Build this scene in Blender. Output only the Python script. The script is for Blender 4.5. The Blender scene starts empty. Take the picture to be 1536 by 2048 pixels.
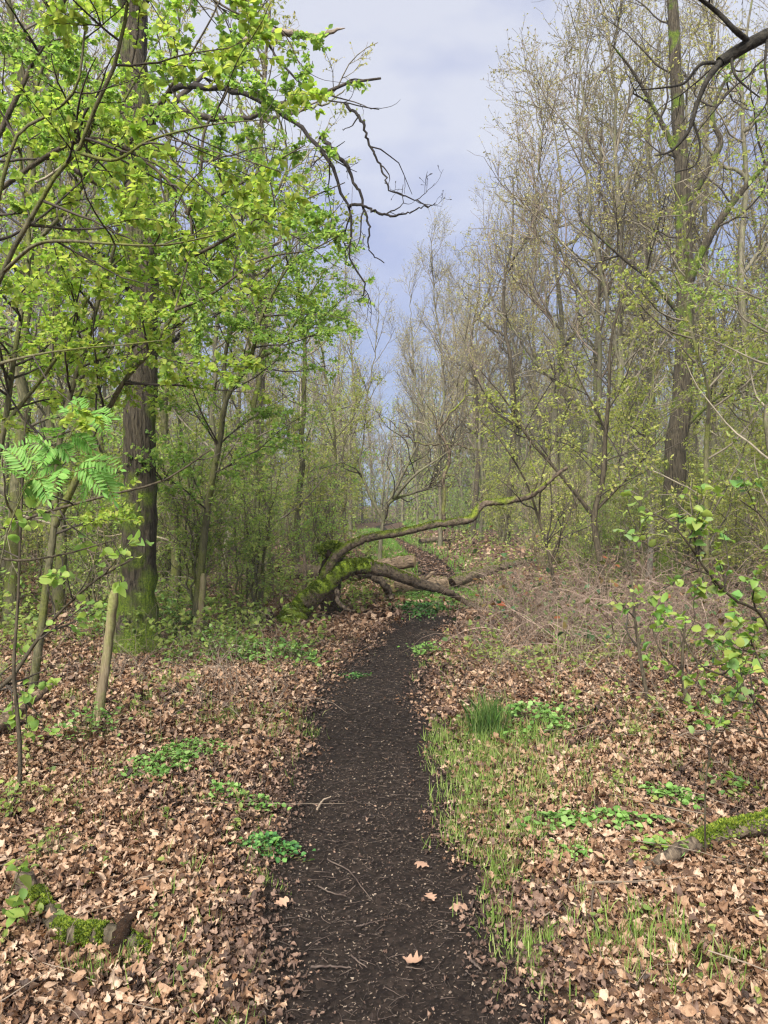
import bpy, math, random
import numpy as np
from math import radians

# ------------------------------------------------------------------ camera, world, sun, exposure
scene = bpy.context.scene
COL = scene.collection
EYE, F, HOR, CX = 1.55, 1538.0, 1010.0, 768.0
cd = bpy.data.cameras.new("camera"); cam = bpy.data.objects.new("camera", cd); COL.objects.link(cam)
cam.location = (0, 0, EYE); cam.rotation_euler = (radians(90), 0, 0)
cd.sensor_fit = 'VERTICAL'; cd.sensor_height = 36.0; cd.sensor_width = 27.0
cd.lens = 36.0 * F / 2048.0; cd.shift_y = -(1024 - HOR) / 2048.0
cd.clip_start = 0.05; cd.clip_end = 2000
scene.camera = cam
SUN_EL, SUN_AZ = 43.0, 200.0            # azimuth clockwise from +Y: behind the camera, a little to the west
scene.view_settings.view_transform = 'Standard'; scene.view_settings.look = 'None'
scene.view_settings.gamma = 1.0; scene.view_settings.exposure = 1.55
scene.render.engine = 'CYCLES'
cy = scene.cycles
cy.max_bounces = 10; cy.diffuse_bounces = 8; cy.glossy_bounces = 1; cy.transmission_bounces = 8
cy.transparent_max_bounces = 4; cy.caustics_reflective = False; cy.caustics_refractive = False
cy.use_denoising = True; cy.denoiser = 'OPENIMAGEDENOISE'; cy.denoising_input_passes = 'RGB_ALBEDO_NORMAL'; cy.denoising_prefilter = 'ACCURATE'; cy.use_adaptive_sampling = True; cy.adaptive_threshold = 0.02
cy.pixel_filter_type = 'BLACKMAN_HARRIS'; cy.filter_width = 1.3

w = bpy.data.worlds.new("World"); scene.world = w; w.use_nodes = True
nt = w.node_tree; nt.nodes.clear()
def N(nt, t, **kw):
    n = nt.nodes.new(t)
    for k, v in kw.items():
        if hasattr(n, k): setattr(n, k, v)
    return n
out = N(nt, 'ShaderNodeOutputWorld'); bg = N(nt, 'ShaderNodeBackground'); bg.inputs[1].default_value = 0.09
sky = N(nt, 'ShaderNodeTexSky', sky_type='NISHITA'); sky.sun_disc = False
sky.sun_elevation = radians(SUN_EL); sky.sun_rotation = radians(SUN_AZ); sky.altitude = 50; sky.air_density = 1.0; sky.dust_density = 1.0
tc = N(nt, 'ShaderNodeTexCoord')
mp = N(nt, 'ShaderNodeMapping'); mp.inputs['Scale'].default_value = (1.4, 1.4, 3.2); mp.inputs['Location'].default_value = (0.35, 0.0, 0.2)
nz = N(nt, 'ShaderNodeTexNoise'); nz.inputs['Scale'].default_value = 1.6; nz.inputs['Detail'].default_value = 5; nz.inputs['Roughness'].default_value = 0.5
nt.links.new(tc.outputs['Generated'], mp.inputs[0]); nt.links.new(mp.outputs[0], nz.inputs[0])
sep = N(nt, 'ShaderNodeSeparateXYZ'); nt.links.new(tc.outputs['Generated'], sep.inputs[0])
ad = N(nt, 'ShaderNodeMath', operation='MULTIPLY_ADD'); ad.inputs[1].default_value = 1.15; nt.links.new(sep.outputs['Z'], ad.inputs[0])
m2 = N(nt, 'ShaderNodeMath', operation='MULTIPLY'); m2.inputs[1].default_value = 0.9; nt.links.new(nz.outputs[0], m2.inputs[0]); nt.links.new(m2.outputs[0], ad.inputs[2])
cr = N(nt, 'ShaderNodeValToRGB'); nt.links.new(ad.outputs[0], cr.inputs[0])
e = cr.color_ramp.elements
e[0].position = 0.40; e[0].color = (0.350, 0.440, 0.680, 1); e[1].position = 1.12 if False else 1.0; e[1].color = (0.80, 0.82, 0.93, 1)
x_ = cr.color_ramp.elements.new(0.72); x_.color = (0.375, 0.440, 0.710, 1)
x_ = cr.color_ramp.elements.new(0.88); x_.color = (0.50, 0.55, 0.80, 1)
ml = N(nt, 'ShaderNodeVectorMath', operation='SCALE'); ml.inputs['Scale'].default_value = 3.55; nt.links.new(cr.outputs[0], ml.inputs[0])
mx = N(nt, 'ShaderNodeMixRGB'); mx.inputs[0].default_value = 0.9
nt.links.new(sky.outputs[0], mx.inputs[1]); nt.links.new(ml.outputs[0], mx.inputs[2]); nt.links.new(mx.outputs[0], bg.inputs[0])
nt.links.new(bg.outputs[0], out.inputs[0])

sd = bpy.data.lights.new("sun", 'SUN'); sd.energy = 3.3; sd.angle = radians(28); sd.color = (1.0, 0.955, 0.88)
so = bpy.data.objects.new("sun", sd); COL.objects.link(so)
so.rotation_euler = (radians(90 - SUN_EL), 0, radians(180 - SUN_AZ)); so.location = (-3, -6, 12)

# ------------------------------------------------------------------ helpers
def P(px, py, Y):
    return np.array(((px - CX) / F * Y, Y, EYE - (py - HOR) / F * Y))

def unit(v): return v / np.maximum(np.linalg.norm(v, axis=-1, keepdims=True), 1e-9)

PATH = np.array([(-4, .08), (0, .07), (2.3, .05), (3.0, -.03), (3.45, -.07), (4.04, -.07), (4.87, -.08), (6.1, -.13), (7.0, -.05), (8.2, .16), (9.2, .36), (9.9, .52), (12, .85), (14, 1.0), (17, 1.18), (20, 1.20), (23, 1.12), (26, .95), (30, .72), (35, .45), (42, .1), (55, -.3), (80, 2.0), (140, 4.0)])
def path_x(y): return np.interp(y, PATH[:, 0], PATH[:, 1])
def wob(x, y, s=1.0, k=0.0):
    return (np.sin(x * 2.1 * s + y * 1.3 * s + k) + np.sin(x * -1.7 * s + y * 2.9 * s + 1.7 + k) * .7 + np.sin(x * 5.3 * s - y * 4.1 * s + .6 + k) * .45 + np.sin(x * 8.7 * s + y * 9.9 * s + k * 2) * .3) / 2.45
def path_d(x, y):
    """signed distance outside the muddy strip"""
    return np.abs(x - path_x(y)) - (0.24 + 0.02 * np.clip(y - 3, -2, 1.0) - .10 * np.clip((y - 4.6) / 2.5, 0, 1) + .16 * np.clip((y - 13) / 2, 0, 1) - .12 * np.clip((y - 22) / 9, 0, 1)) - 0.06 * wob(x, y, 2.2) + .34 * np.exp(-((y - 12.0) / 1.3) ** 4)
def height(x, y):
    d = np.abs(x - path_x(y))
    h = 0.05 * wob(x, y, .35) + 0.018 * wob(x, y, 1.7, 2.)
    h = h * np.clip((d - .2) / 1.2, 0.15, 1)
    return h + 0.05 * np.clip((d - .3) / .5, 0, 1) + 0.0 * x

class MB:
    """collects vertices and faces for one mesh"""
    def __init__(s): s.v = []; s.q = []; s.t = []; s.n = 0
    def add(s, v, q=None, t=None):
        v = np.asarray(v, np.float32).reshape(-1, 3)
        if q is not None and len(q): s.q.append(np.asarray(q, np.int32).reshape(-1, 4) + s.n)
        if t is not None and len(t): s.t.append(np.asarray(t, np.int32).reshape(-1, 3) + s.n)
        s.v.append(v); s.n += len(v)
    def build(s, name, mat, parent=None, origin=(0, 0, 0), smooth=True):
        me = bpy.data.meshes.new(name)
        v = np.concatenate(s.v) - np.asarray(origin, np.float32) if s.v else np.zeros((0, 3), np.float32)
        q = np.concatenate(s.q) if s.q else np.zeros((0, 4), np.int32)
        t = np.concatenate(s.t) if s.t else np.zeros((0, 3), np.int32)
        me.vertices.add(len(v)); me.vertices.foreach_set('co', np.ascontiguousarray(v, np.float32).ravel())
        me.loops.add(len(q) * 4 + len(t) * 3)
        me.loops.foreach_set('vertex_index', np.concatenate([q.ravel(), t.ravel()]).astype(np.int32))
        me.polygons.add(len(q) + len(t))
        st = np.concatenate([np.arange(len(q)) * 4, len(q) * 4 + np.arange(len(t)) * 3]).astype(np.int32)
        me.polygons.foreach_set('loop_start', st)
        me.polygons.foreach_set('use_smooth', np.full(len(st), smooth))
        me.update(calc_edges=True)
        if mat: me.materials.append(mat)
        o = bpy.data.objects.new(name, me); COL.objects.link(o)
        if parent is not None: o.parent = parent
        else: o.location = tuple(float(a) for a in origin)
        return o

def tag(o, label=None, cat=None, group=None, kind=None):
    if label: o['label'] = label
    if cat: o['category'] = cat
    if group: o['group'] = group
    if kind: o['kind'] = kind
    return o
def thing(name, loc, label, cat, group=None):
    o = bpy.data.objects.new(name, None); COL.objects.link(o); o.location = tuple(float(a) for a in loc)
    o.empty_display_size = .2
    return tag(o, label, cat, group)
def dup(root, loc, rz, sc=1.0, label=None, group=None):
    r = root.copy(); COL.objects.link(r); r.location = tuple(float(a) for a in loc); r.rotation_euler = (0, 0, rz)
    r.scale = (sc, sc, sc) if np.isscalar(sc) else sc
    if label: r['label'] = label
    if group: r['group'] = group
    for ch in list(root.children):
        c = ch.copy(); COL.objects.link(c); c.parent = r
        for g in list(ch.children):
            d = g.copy(); COL.objects.link(d); d.parent = c
    return r

def tubes(mb, pts, rad, sides, lump=0.0, rng=None, cap=True):
    """pts (N,K,3), rad (N,K)"""
    n, K, _ = pts.shape
    tan = np.empty_like(pts); tan[:, 1:-1] = pts[:, 2:] - pts[:, :-2]; tan[:, 0] = pts[:, 1] - pts[:, 0]; tan[:, -1] = pts[:, -1] - pts[:, -2]
    tan = unit(tan)
    ref = np.where(np.abs(tan[:, 0, 2:3]) > .8, np.array([[1., 0, 0]]), np.array([[0, 0, 1.]]))
    u = np.empty_like(pts); uk = unit(ref - (ref * tan[:, 0]).sum(-1, keepdims=True) * tan[:, 0])
    for k in range(K):
        uk = unit(uk - (uk * tan[:, k]).sum(-1, keepdims=True) * tan[:, k]); u[:, k] = uk
    vv = np.cross(tan, u)
    a = np.arange(sides) / sides * 2 * math.pi
    r = rad[:, :, None] * np.ones(sides)
    if lump and rng is not None:
        kk = np.arange(K)[None, :, None]
        for f in (2, 3, 5):
            ph = rng.uniform(0, 6.28, (n, 1, 1)); fr = rng.uniform(.1, .5, (n, 1, 1))
            r = r * (1 + lump * np.sin(f * a[None, None, :] + ph + kk * fr) / f ** .5)
        r = r * (1 + lump * .35 * rng.standard_normal(r.shape))
    V = pts[:, :, None, :] + r[..., None] * (np.cos(a)[:, None] * u[:, :, None, :] + np.sin(a)[:, None] * vv[:, :, None, :])
    idx = np.arange(n * K * sides).reshape(n, K, sides)
    nx = np.roll(idx, -1, axis=2)
    q = np.stack([idx[:, :-1], nx[:, :-1], nx[:, 1:], idx[:, 1:]], -1).reshape(-1, 4)
    mb.add(V.reshape(-1, 3), q)
    if cap and sides > 4:
        for i in range(n):
            for kk, sgn in ((0, -1), (K - 1, 1)):
                base = V[i, kk]; c = pts[i, kk]
                vs = np.vstack([base, c[None]]); tri = [((j + 1) % sides, j, sides) if sgn < 0 else (j, (j + 1) % sides, sides) for j in range(sides)]
                mb.add(vs, t=tri)

def resample(p, K, jit=0.0, rng=None):
    """smooth polyline through p with K points"""
    p = np.asarray(p, float); n = len(p)
    if n > 2:
        out = []
        pp = np.vstack([2 * p[0] - p[1], p, 2 * p[-1] - p[-2]])
        for i in range(n - 1):
            t = np.linspace(0, 1, 9)[:-1, None]
            a, b, c, d = pp[i:i + 4]
            out.append(.5 * ((2 * b) + (-a + c) * t + (2 * a - 5 * b + 4 * c - d) * t ** 2 + (-a + 3 * b - 3 * c + d) * t ** 3))
        q = np.vstack(out + [p[-1:]])
    else: q = p
    s = np.r_[0, np.cumsum(np.linalg.norm(np.diff(q, axis=0), axis=1))]
    u = np.linspace(0, s[-1], K)
    r = np.stack([np.interp(u, s, q[:, j]) for j in range(3)], 1)
    if jit and rng is not None:
        nzz = rng.standard_normal((K, 3)) * jit; nzz[0] = 0; r += nzz
    return r

def grow(start, dirs, L, r0, r1, K, wander, trop, rng, droop=0.0):
    n = len(start); pts = np.empty((n, K + 1, 3)); pts[:, 0] = start; d = unit(dirs)
    st = (L / K)[:, None]
    for k in range(K):
        d = unit(d + wander * rng.standard_normal((n, 3)) + np.array([0, 0, trop - droop * k / K]))
        pts[:, k + 1] = pts[:, k] + d * st
    t = np.linspace(0, 1, K + 1)[None]
    rad = r0[:, None] * (1 - t) + r1[:, None] * t
    return pts, rad

def spawn(pts, rad, dens, t0, ang, asd, L, taper, rmax, rfrac, rng, flat=0.0, up=0.0, t1=1.0, minlen=.35):
    """children on all parents; dens per metre of parent"""
    seg = np.linalg.norm(np.diff(pts, axis=1), axis=2); plen = seg.sum(1)
    M = int(plen.sum() * dens * (t1 - t0))
    if M < 1: M = 1
    par = rng.choice(len(pts), M, p=plen / plen.sum())
    t = rng.uniform(t0, t1, M); K = pts.shape[1] - 1
    f = t * K; i = np.minimum(f.astype(int), K - 1); fr = (f - i)[:, None]
    a, b = pts[par, i], pts[par, i + 1]
    pos = a * (1 - fr) + b * fr; tan = unit(b - a); pr = rad[par, i]
    rv = rng.standard_normal((M, 3)); rv[:, 2] = rv[:, 2] * (1 - flat) + up
    perp = unit(rv - (rv * tan).sum(1, keepdims=True) * tan)
    an = np.radians(rng.normal(ang, asd, M))[:, None]
    d = np.cos(an) * tan + np.sin(an) * perp
    ln = L * rng.uniform(.5, 1.2, M) * np.maximum(1 - taper * t, minlen)
    r = np.minimum(pr * rfrac, rmax)
    return pos, d, ln, r

# leaf templates: rows of (x, y, z) with quad faces; y runs along the leaf, length 1
def leaf_tmpl(ys, ws, fold=.12):
    n = len(ys); v = []
    for y, wd in zip(ys, ws): v += [(-wd, y, fold * wd * 2), (0, y, 0), (wd, y, fold * wd * 2)]
    q = []
    for k in range(n - 1):
        for s in (0, 1): q.append((k * 3 + s, k * 3 + s + 1, k * 3 + s + 4, k * 3 + s + 3))
    return np.array(v, float), np.array(q)
T_OVAL = leaf_tmpl([0, .15, .42, .72, 1], [.01, .22, .33, .24, .01])
T_ROUND = leaf_tmpl([0, .12, .4, .75, 1], [.02, .30, .43, .33, .03])
T_SLIM = leaf_tmpl([0, .5, 1], [.03, .17, .01])
def lobed(n, f, amp, w0, ph=0.):
    ys = np.linspace(0, 1, n); return leaf_tmpl(list(ys), [max(.015, w0 * math.sin(math.pi * min(1, y * .93 + .03)) ** .8 * (.45 + .75 * y) * (1 - amp + amp * math.cos(f * 6.283 * y + ph))) for y in ys], .06)
T_LOBE = lobed(15, 3.2, .30, .46)
T_LOBE2 = lobed(10, 2.6, .22, .42, 1.)
T_DRY = leaf_tmpl([0, .2, .45, .75, 1], [.05, .20, .27, .24, .05], .1)
T_DIA = (np.array([(0, 0, 0), (.28, .45, .05), (0, 1, 0), (-.28, .45, .05)], float), np.array([(0, 1, 2, 3)]))
T_BLADE = leaf_tmpl([0, .35, .7, 1], [.5, .45, .3, .02], 0)

def place(mb, pos, ydir, zdir, size, tmpl, c1=0.0, c2=0.0, wid=1.0, rng=None, twist=0.0):
    T, q = tmpl; n = len(pos)
    if n == 0: return
    y = unit(ydir); x = unit(np.cross(y, zdir)); z = np.cross(x, y)
    size = np.broadcast_to(np.asarray(size, float), (n,))[:, None]
    if rng is not None:
        k1 = c1 * rng.standard_normal((n, 1)); k2 = c2 * rng.standard_normal((n, 1)); k3 = twist * rng.standard_normal((n, 1)); k4 = twist * .6 * rng.standard_normal((n, 1))
    else: k1 = k2 = k3 = k4 = np.zeros((n, 1))
    tx = T[None, :, 0]; ty = T[None, :, 1]
    lz = T[None, :, 2] + k1 * tx ** 2 * 4 + k2 * ((ty - .5) ** 2 * 2) + k3 * tx * (ty - .4) * 2 + k4 * np.sin(ty * 11 + tx * 9 + k3 * 9) * .25
    wd = np.asarray(wid, float)
    lx = tx * (wd[:, None] if wd.ndim else wd)
    V = pos[:, None] + (lx * size)[..., None] * x[:, None] + (ty * size)[..., None] * y[:, None] + (lz * size)[..., None] * z[:, None]
    Q = q[None] + (np.arange(n) * len(T))[:, None, None]
    mb.add(V.reshape(-1, 3), Q.reshape(-1, 4))

def leaves_on(mb, pts, dens, size, tmpl, rng, t0=.15, upn=1.0, spread=1.0, hang=.25, c1=.25, c2=.3, sz_sd=.25, tip=True):
    K = pts.shape[1] - 1
    plen = np.linalg.norm(np.diff(pts, axis=1), axis=2).sum(1)
    M = int(plen.sum() * dens)
    par = rng.choice(len(pts), M, p=plen / plen.sum()); t = rng.uniform(t0, 1, M)
    if tip:
        par = np.r_[par, np.arange(len(pts))]; t = np.r_[t, np.full(len(pts), .999)]; M = len(par)
    f = t * K; i = np.minimum(f.astype(int), K - 1); fr = (f - i)[:, None]
    a, b = pts[par, i], pts[par, i + 1]; pos = a * (1 - fr) + b * fr; tan = unit(b - a)
    rv = rng.standard_normal((M, 3)); rv[:, 2] *= .45
    perp = unit(rv - (rv * tan).sum(1, keepdims=True) * tan)
    yd = unit(tan * rng.uniform(.1, .9, (M, 1)) + perp * spread); yd[:, 2] -= hang * rng.uniform(0, 1.6, M)
    zd = rng.standard_normal((M, 3)) * .45; zd[:, 2] += upn
    s = size * np.clip(1 + sz_sd * rng.standard_normal(M), .4, 1.7)
    place(mb, pos, yd, zd, s, tmpl, c1, c2, 1.0, rng, .15)

# ------------------------------------------------------------------ materials
def new_mat(name):
    m = bpy.data.materials.new(name); m.use_nodes = True; m.node_tree.nodes.clear(); return m, m.node_tree
def ramp(nt, cols, pos=None):
    r = N(nt, 'ShaderNodeValToRGB'); el = r.color_ramp.elements
    n = len(cols); pos = pos or [i / (n - 1) for i in range(n)]
    while len(el) < n: el.new(.5)
    for e_, p_, c_ in zip(el, pos, cols): e_.position = p_; e_.color = (*c_, 1)
    return r
def leaf_mat(name, cols, trans=.45, rough=.5, var=.12, blotch=0, tcol=(1.15, 1.25, .55)):
    m, nt = new_mat(name); L = nt.links
    g = N(nt, 'ShaderNodeNewGeometry'); oi = N(nt, 'ShaderNodeObjectInfo')
    r = ramp(nt, cols); L.new(g.outputs['Random Per Island'], r.inputs[0])
    hs = N(nt, 'ShaderNodeHueSaturation')
    mv = N(nt, 'ShaderNodeMapRange'); mv.inputs[3].default_value = 1 - var; mv.inputs[4].default_value = 1 + var
    L.new(oi.outputs['Random'], mv.inputs[0]); L.new(mv.outputs[0], hs.inputs['Value']); L.new(r.outputs[0], hs.inputs['Color'])
    pb = N(nt, 'ShaderNodeBsdfPrincipled'); pb.inputs['Roughness'].default_value = rough; pb.inputs['Specular IOR Level'].default_value = .25
    if blotch:
        tc = N(nt, 'ShaderNodeTexCoord'); nz_ = N(nt, 'ShaderNodeTexNoise'); nz_.inputs['Scale'].default_value = blotch; nz_.inputs['Detail'].default_value = 4; nz_.inputs['Roughness'].default_value = .7
        L.new(tc.outputs['Object'], nz_.inputs[0]); r2 = ramp(nt, [(.5, .45, .42), (1.0, 1.0, 1.0), (1.15, 1.15, 1.13)], [.3, .52, .72]); L.new(nz_.outputs[0], r2.inputs[0])
        mm = N(nt, 'ShaderNodeMixRGB', blend_type='MULTIPLY'); mm.inputs[0].default_value = 1; L.new(hs.outputs[0], mm.inputs[1]); L.new(r2.outputs[0], mm.inputs[2]); hs = mm
        bp_ = N(nt, 'ShaderNodeBump'); bp_.inputs['Strength'].default_value = .6; bp_.inputs['Distance'].default_value = .004; L.new(nz_.outputs[0], bp_.inputs['Height']); L.new(bp_.outputs[0], pb.inputs['Normal'])
    L.new(hs.outputs[0], pb.inputs['Base Color']); o = N(nt, 'ShaderNodeOutputMaterial')
    if trans > 0:
        tr = N(nt, 'ShaderNodeBsdfTranslucent'); vm = N(nt, 'ShaderNodeVectorMath', operation='MULTIPLY'); vm.inputs[1].default_value = tcol
        L.new(hs.outputs[0], vm.inputs[0]); L.new(vm.outputs[0], tr.inputs[0])
        mx = N(nt, 'ShaderNodeMixShader'); mx.inputs[0].default_value = trans
        L.new(pb.outputs[0], mx.inputs[1]); L.new(tr.outputs[0], mx.inputs[2]); L.new(mx.outputs[0], o.inputs[0])
    else: L.new(pb.outputs[0], o.inputs[0])
    return m
def bark_mat(name, c1, c2, scale=(14, 14, 3), moss=0.0, mosscol=((.05, .09, .012), (.16, .22, .02)), bump=.6, mossz=0.0, dist=.02, lowmoss=0.0, island=0.0):
    m, nt = new_mat(name); L = nt.links
    tc = N(nt, 'ShaderNodeTexCoord'); mp = N(nt, 'ShaderNodeMapping'); mp.inputs['Scale'].default_value = scale
    L.new(tc.outputs['Object'], mp.inputs[0])
    n1 = N(nt, 'ShaderNodeTexNoise'); n1.inputs['Scale'].default_value = 1.6; n1.inputs['Detail'].default_value = 6; n1.inputs['Roughness'].default_value = .65; n1.inputs['Distortion'].default_value = .8
    L.new(mp.outputs[0], n1.inputs[0])
    r = ramp(nt, [c1, c2], [.36, .64]); L.new(n1.outputs[0], r.inputs[0])
    col = r.outputs[0]
    if island:
        g0 = N(nt, 'ShaderNodeNewGeometry'); hs = N(nt, 'ShaderNodeHueSaturation'); mv = N(nt, 'ShaderNodeMapRange'); mv.inputs[3].default_value = 1 - island; mv.inputs[4].default_value = 1 + island
        L.new(g0.outputs['Random Per Island'], mv.inputs[0]); L.new(mv.outputs[0], hs.inputs['Value']); L.new(col, hs.inputs['Color']); col = hs.outputs[0]
    if moss > 0 or lowmoss > 0:
        n2 = N(nt, 'ShaderNodeTexNoise'); n2.inputs['Scale'].default_value = 3.5; n2.inputs['Detail'].default_value = 5; L.new(tc.outputs['Object'], n2.inputs[0])
        n3 = N(nt, 'ShaderNodeTexNoise'); n3.inputs['Scale'].default_value = 60; n3.inputs['Detail'].default_value = 3; L.new(tc.outputs['Object'], n3.inputs[0])
        mr = ramp(nt, list(mosscol), [.35, .65]); L.new(n3.outputs[0], mr.inputs[0])
        g = N(nt, 'ShaderNodeNewGeometry'); sp = N(nt, 'ShaderNodeSeparateXYZ'); L.new(g.outputs['Normal'], sp.inputs[0])
        a = N(nt, 'ShaderNodeMath', operation='MULTIPLY_ADD'); a.inputs[1].default_value = mossz; a.inputs[2].default_value = moss - .06
        L.new(sp.outputs['Z'], a.inputs[0])
        b = N(nt, 'ShaderNodeMath', operation='ADD'); L.new(a.outputs[0], b.inputs[0]); L.new(n2.outputs[0], b.inputs[1])
        last = b.outputs[0]
        if lowmoss:
            s2 = N(nt, 'ShaderNodeSeparateXYZ'); L.new(tc.outputs['Object'], s2.inputs[0])
            c = N(nt, 'ShaderNodeMapRange'); c.inputs[1].default_value = 0; c.inputs[2].default_value = 1.3; c.inputs[3].default_value = lowmoss; c.inputs[4].default_value = 0
            L.new(s2.outputs['Z'], c.inputs[0]); d = N(nt, 'ShaderNodeMath', operation='ADD'); L.new(last, d.inputs[0]); L.new(c.outputs[0], d.inputs[1]); last = d.outputs[0]
        st = N(nt, 'ShaderNodeMapRange'); st.inputs[1].default_value = .47; st.inputs[2].default_value = .60; L.new(last, st.inputs[0])
        mx = N(nt, 'ShaderNodeMixRGB'); L.new(st.outputs[0], mx.inputs[0]); L.new(col, mx.inputs[1]); L.new(mr.outputs[0], mx.inputs[2]); col = mx.outputs[0]
    pb = N(nt, 'ShaderNodeBsdfPrincipled'); pb.inputs['Roughness'].default_value = .85; pb.inputs['Specular IOR Level'].default_value = .2
    L.new(col, pb.inputs['Base Color'])
    if bump:
        bp = N(nt, 'ShaderNodeBump'); bp.inputs['Strength'].default_value = bump; bp.inputs['Distance'].default_value = dist
        L.new(n1.outputs[0], bp.inputs['Height']); L.new(bp.outputs[0], pb.inputs['Normal'])
    o = N(nt, 'ShaderNodeOutputMaterial'); L.new(pb.outputs[0], o.inputs[0])
    return m

M = {}
M['bark_oak'] = bark_mat('bark_oak', (.016, .013, .009), (.13, .108, .072), (30, 30, 2.4), lowmoss=.22, bump=1.0, dist=.05, moss=.01)
M['bark_dark'] = bark_mat('bark_dark', (.026, .021, .014), (.11, .09, .058), (18, 18, 5), moss=-.03, mossz=.05, mosscol=((.05, .055, .018), (.11, .115, .04)))
M['bark_green'] = bark_mat('bark_green', (.055, .055, .030), (.17, .155, .085), (22, 22, 6), moss=.08, mossz=.05, mosscol=((.07, .08, .02), (.15, .16, .04)))
M['bark_grey'] = bark_mat('bark_grey', (.075, .068, .045), (.21, .19, .13), (16, 16, 4), moss=.02, mosscol=((.10, .11, .04), (.16, .17, .07)), bump=.4)
M['bark_pale'] = bark_mat('bark_pale', (.14, .12, .10), (.42, .38, .32), (14, 14, 9), bump=.4)
M['twig_dark'] = bark_mat('twig_dark', (.030, .025, .02), (.085, .07, .055), (8, 8, 8), bump=0, island=.3)
M['bark_black'] = bark_mat('bark_black', (.010, .009, .007), (.045, .04, .03), (18, 18, 18), moss=-.02, mossz=.1, mosscol=((.03, .04, .012), (.06, .08, .02)))
M['twig_black'] = bark_mat('twig_black', (.012, .010, .009), (.035, .03, .025), (8, 8, 8), bump=0)
M['twig_grey'] = bark_mat('twig_grey', (.10, .088, .062), (.25, .215, .16), (2, 2, 2), bump=0, island=.45)
M['twig_brown'] = bark_mat('twig_brown', (.12, .092, .068), (.26, .205, .155), (2, 2, 2), bump=0, island=.45)
M['cane'] = bark_mat('cane', (.12, .08, .06), (.33, .245, .19), (3, 3, 3), bump=0, island=.5)
M['wood_post'] = bark_mat('wood_post', (.10, .075, .045), (.25, .20, .125), (30, 30, 2.5), bump=.6, dist=.008, moss=.07, mosscol=((.13, .14, .04), (.22, .23, .08)))
M['wood_dead'] = bark_mat('wood_dead', (.13, .10, .075), (.40, .33, .26), (9, 40, 40), bump=.8, dist=.02)
M['wood_log'] = bark_mat('wood_log', (.05, .035, .025), (.36, .26, .17), (5, 30, 30), bump=.9, dist=.03, moss=-.03, mossz=.16)
M['wood_cut'] = bark_mat('wood_cut', (.36, .25, .13), (.62, .48, .30), (6, 14, 14), bump=.2)
M['moss_bark'] = bark_mat('moss_bark', (.035, .026, .018), (.17, .13, .09), (14, 14, 14), moss=.10, mossz=.20, mosscol=((.09, .14, .014), (.26, .34, .03)), bump=.8, dist=.025)
M['moss_mid'] = bark_mat('moss_mid', (.035, .026, .02), (.19, .145, .10), (14, 14, 14), moss=.005, mossz=.15, mosscol=((.08, .11, .012), (.22, .26, .03)), bump=.8, dist=.02)
M['moss_less'] = bark_mat('moss_less', (.035, .026, .02), (.19, .145, .10), (14, 14, 14), moss=-.02, mossz=.16, mosscol=((.11, .15, .012), (.27, .32, .03)), bump=.8, dist=.02)
M['rot_wood'] = bark_mat('rot_wood', (.004, .003, .002), (.035, .018, .009), (20, 20, 14), bump=.9)
M['moss'] = leaf_mat('moss', [(0.045, 0.077, 0.011), (0.108, 0.162, 0.018), (0.189, 0.252, 0.027), (0.279, 0.324, 0.041)], trans=.3, rough=.8, var=0)
M['leaf_beech'] = leaf_mat('leaf_beech', [(.25, .40, .08), (.34, .50, .10), (.43, .56, .11), (.50, .58, .13), (.48, .50, .14)], trans=.62, tcol=(1.1, 1.15, .75))
M['leaf_fresh'] = leaf_mat('leaf_fresh', [(.21, .37, .10), (.30, .47, .12), (.38, .53, .13), (.47, .56, .15)], trans=.6, tcol=(1.1, 1.15, .75))
M['leaf_mid'] = leaf_mat('leaf_mid', [(.22, .33, .10), (.32, .44, .12), (.42, .52, .14), (.50, .54, .17)], trans=.6, tcol=(1.1, 1.15, .8))
M['leaf_olive'] = leaf_mat('leaf_olive', [(0.270, 0.330, 0.090), (0.370, 0.430, 0.110), (0.470, 0.510, 0.130), (0.500, 0.460, 0.160)], trans=.55, tcol=(1.1, 1.15, .8))
M['leaf_bronze'] = leaf_mat('leaf_bronze', [(0.320, 0.314, 0.104), (0.440, 0.448, 0.133), (0.520, 0.526, 0.162), (0.400, 0.336, 0.142)], trans=.5, tcol=(1.1, 1.05, .8))
M['leaf_bud'] = leaf_mat('leaf_bud', [(.34, .28, .15), (.46, .41, .20), (.46, .47, .18)], trans=.4, tcol=(1.1, 1.1, .8))
M['leaf_rowan'] = leaf_mat('leaf_rowan', [(0.128, 0.306, 0.060), (0.187, 0.383, 0.076), (0.255, 0.442, 0.111)], trans=.4, rough=.55, tcol=(1.1, 1.15, .6))
M['leaf_hazel'] = leaf_mat('leaf_hazel', [(0.158, 0.334, 0.088), (0.220, 0.370, 0.097), (0.290, 0.422, 0.088), (0.352, 0.414, 0.088), (0.264, 0.396, 0.176)], trans=.45, rough=.42)
M['leaf_nettle'] = leaf_mat('leaf_nettle', [(.08, .17, .035), (.13, .26, .055), (.21, .37, .09), (.30, .44, .15)], trans=.3)
M['leaf_dark'] = leaf_mat('leaf_dark', [(.03, .09, .03), (.05, .15, .04), (.09, .22, .05), (.16, .30, .08)], trans=.25)
M['leaf_bramble'] = leaf_mat('leaf_bramble', [(.04, .09, .04), (.07, .14, .05), (.12, .17, .05), (.25, .07, .03)], trans=.2)
M['grass'] = leaf_mat('grass', [(0.111, 0.187, 0.034), (0.170, 0.272, 0.051), (0.255, 0.340, 0.085), (0.340, 0.340, 0.153)], trans=.35)
M['grass_far'] = leaf_mat('grass_far', [(.14, .30, .05), (.20, .40, .07), (.28, .46, .08)], trans=.35)
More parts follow.
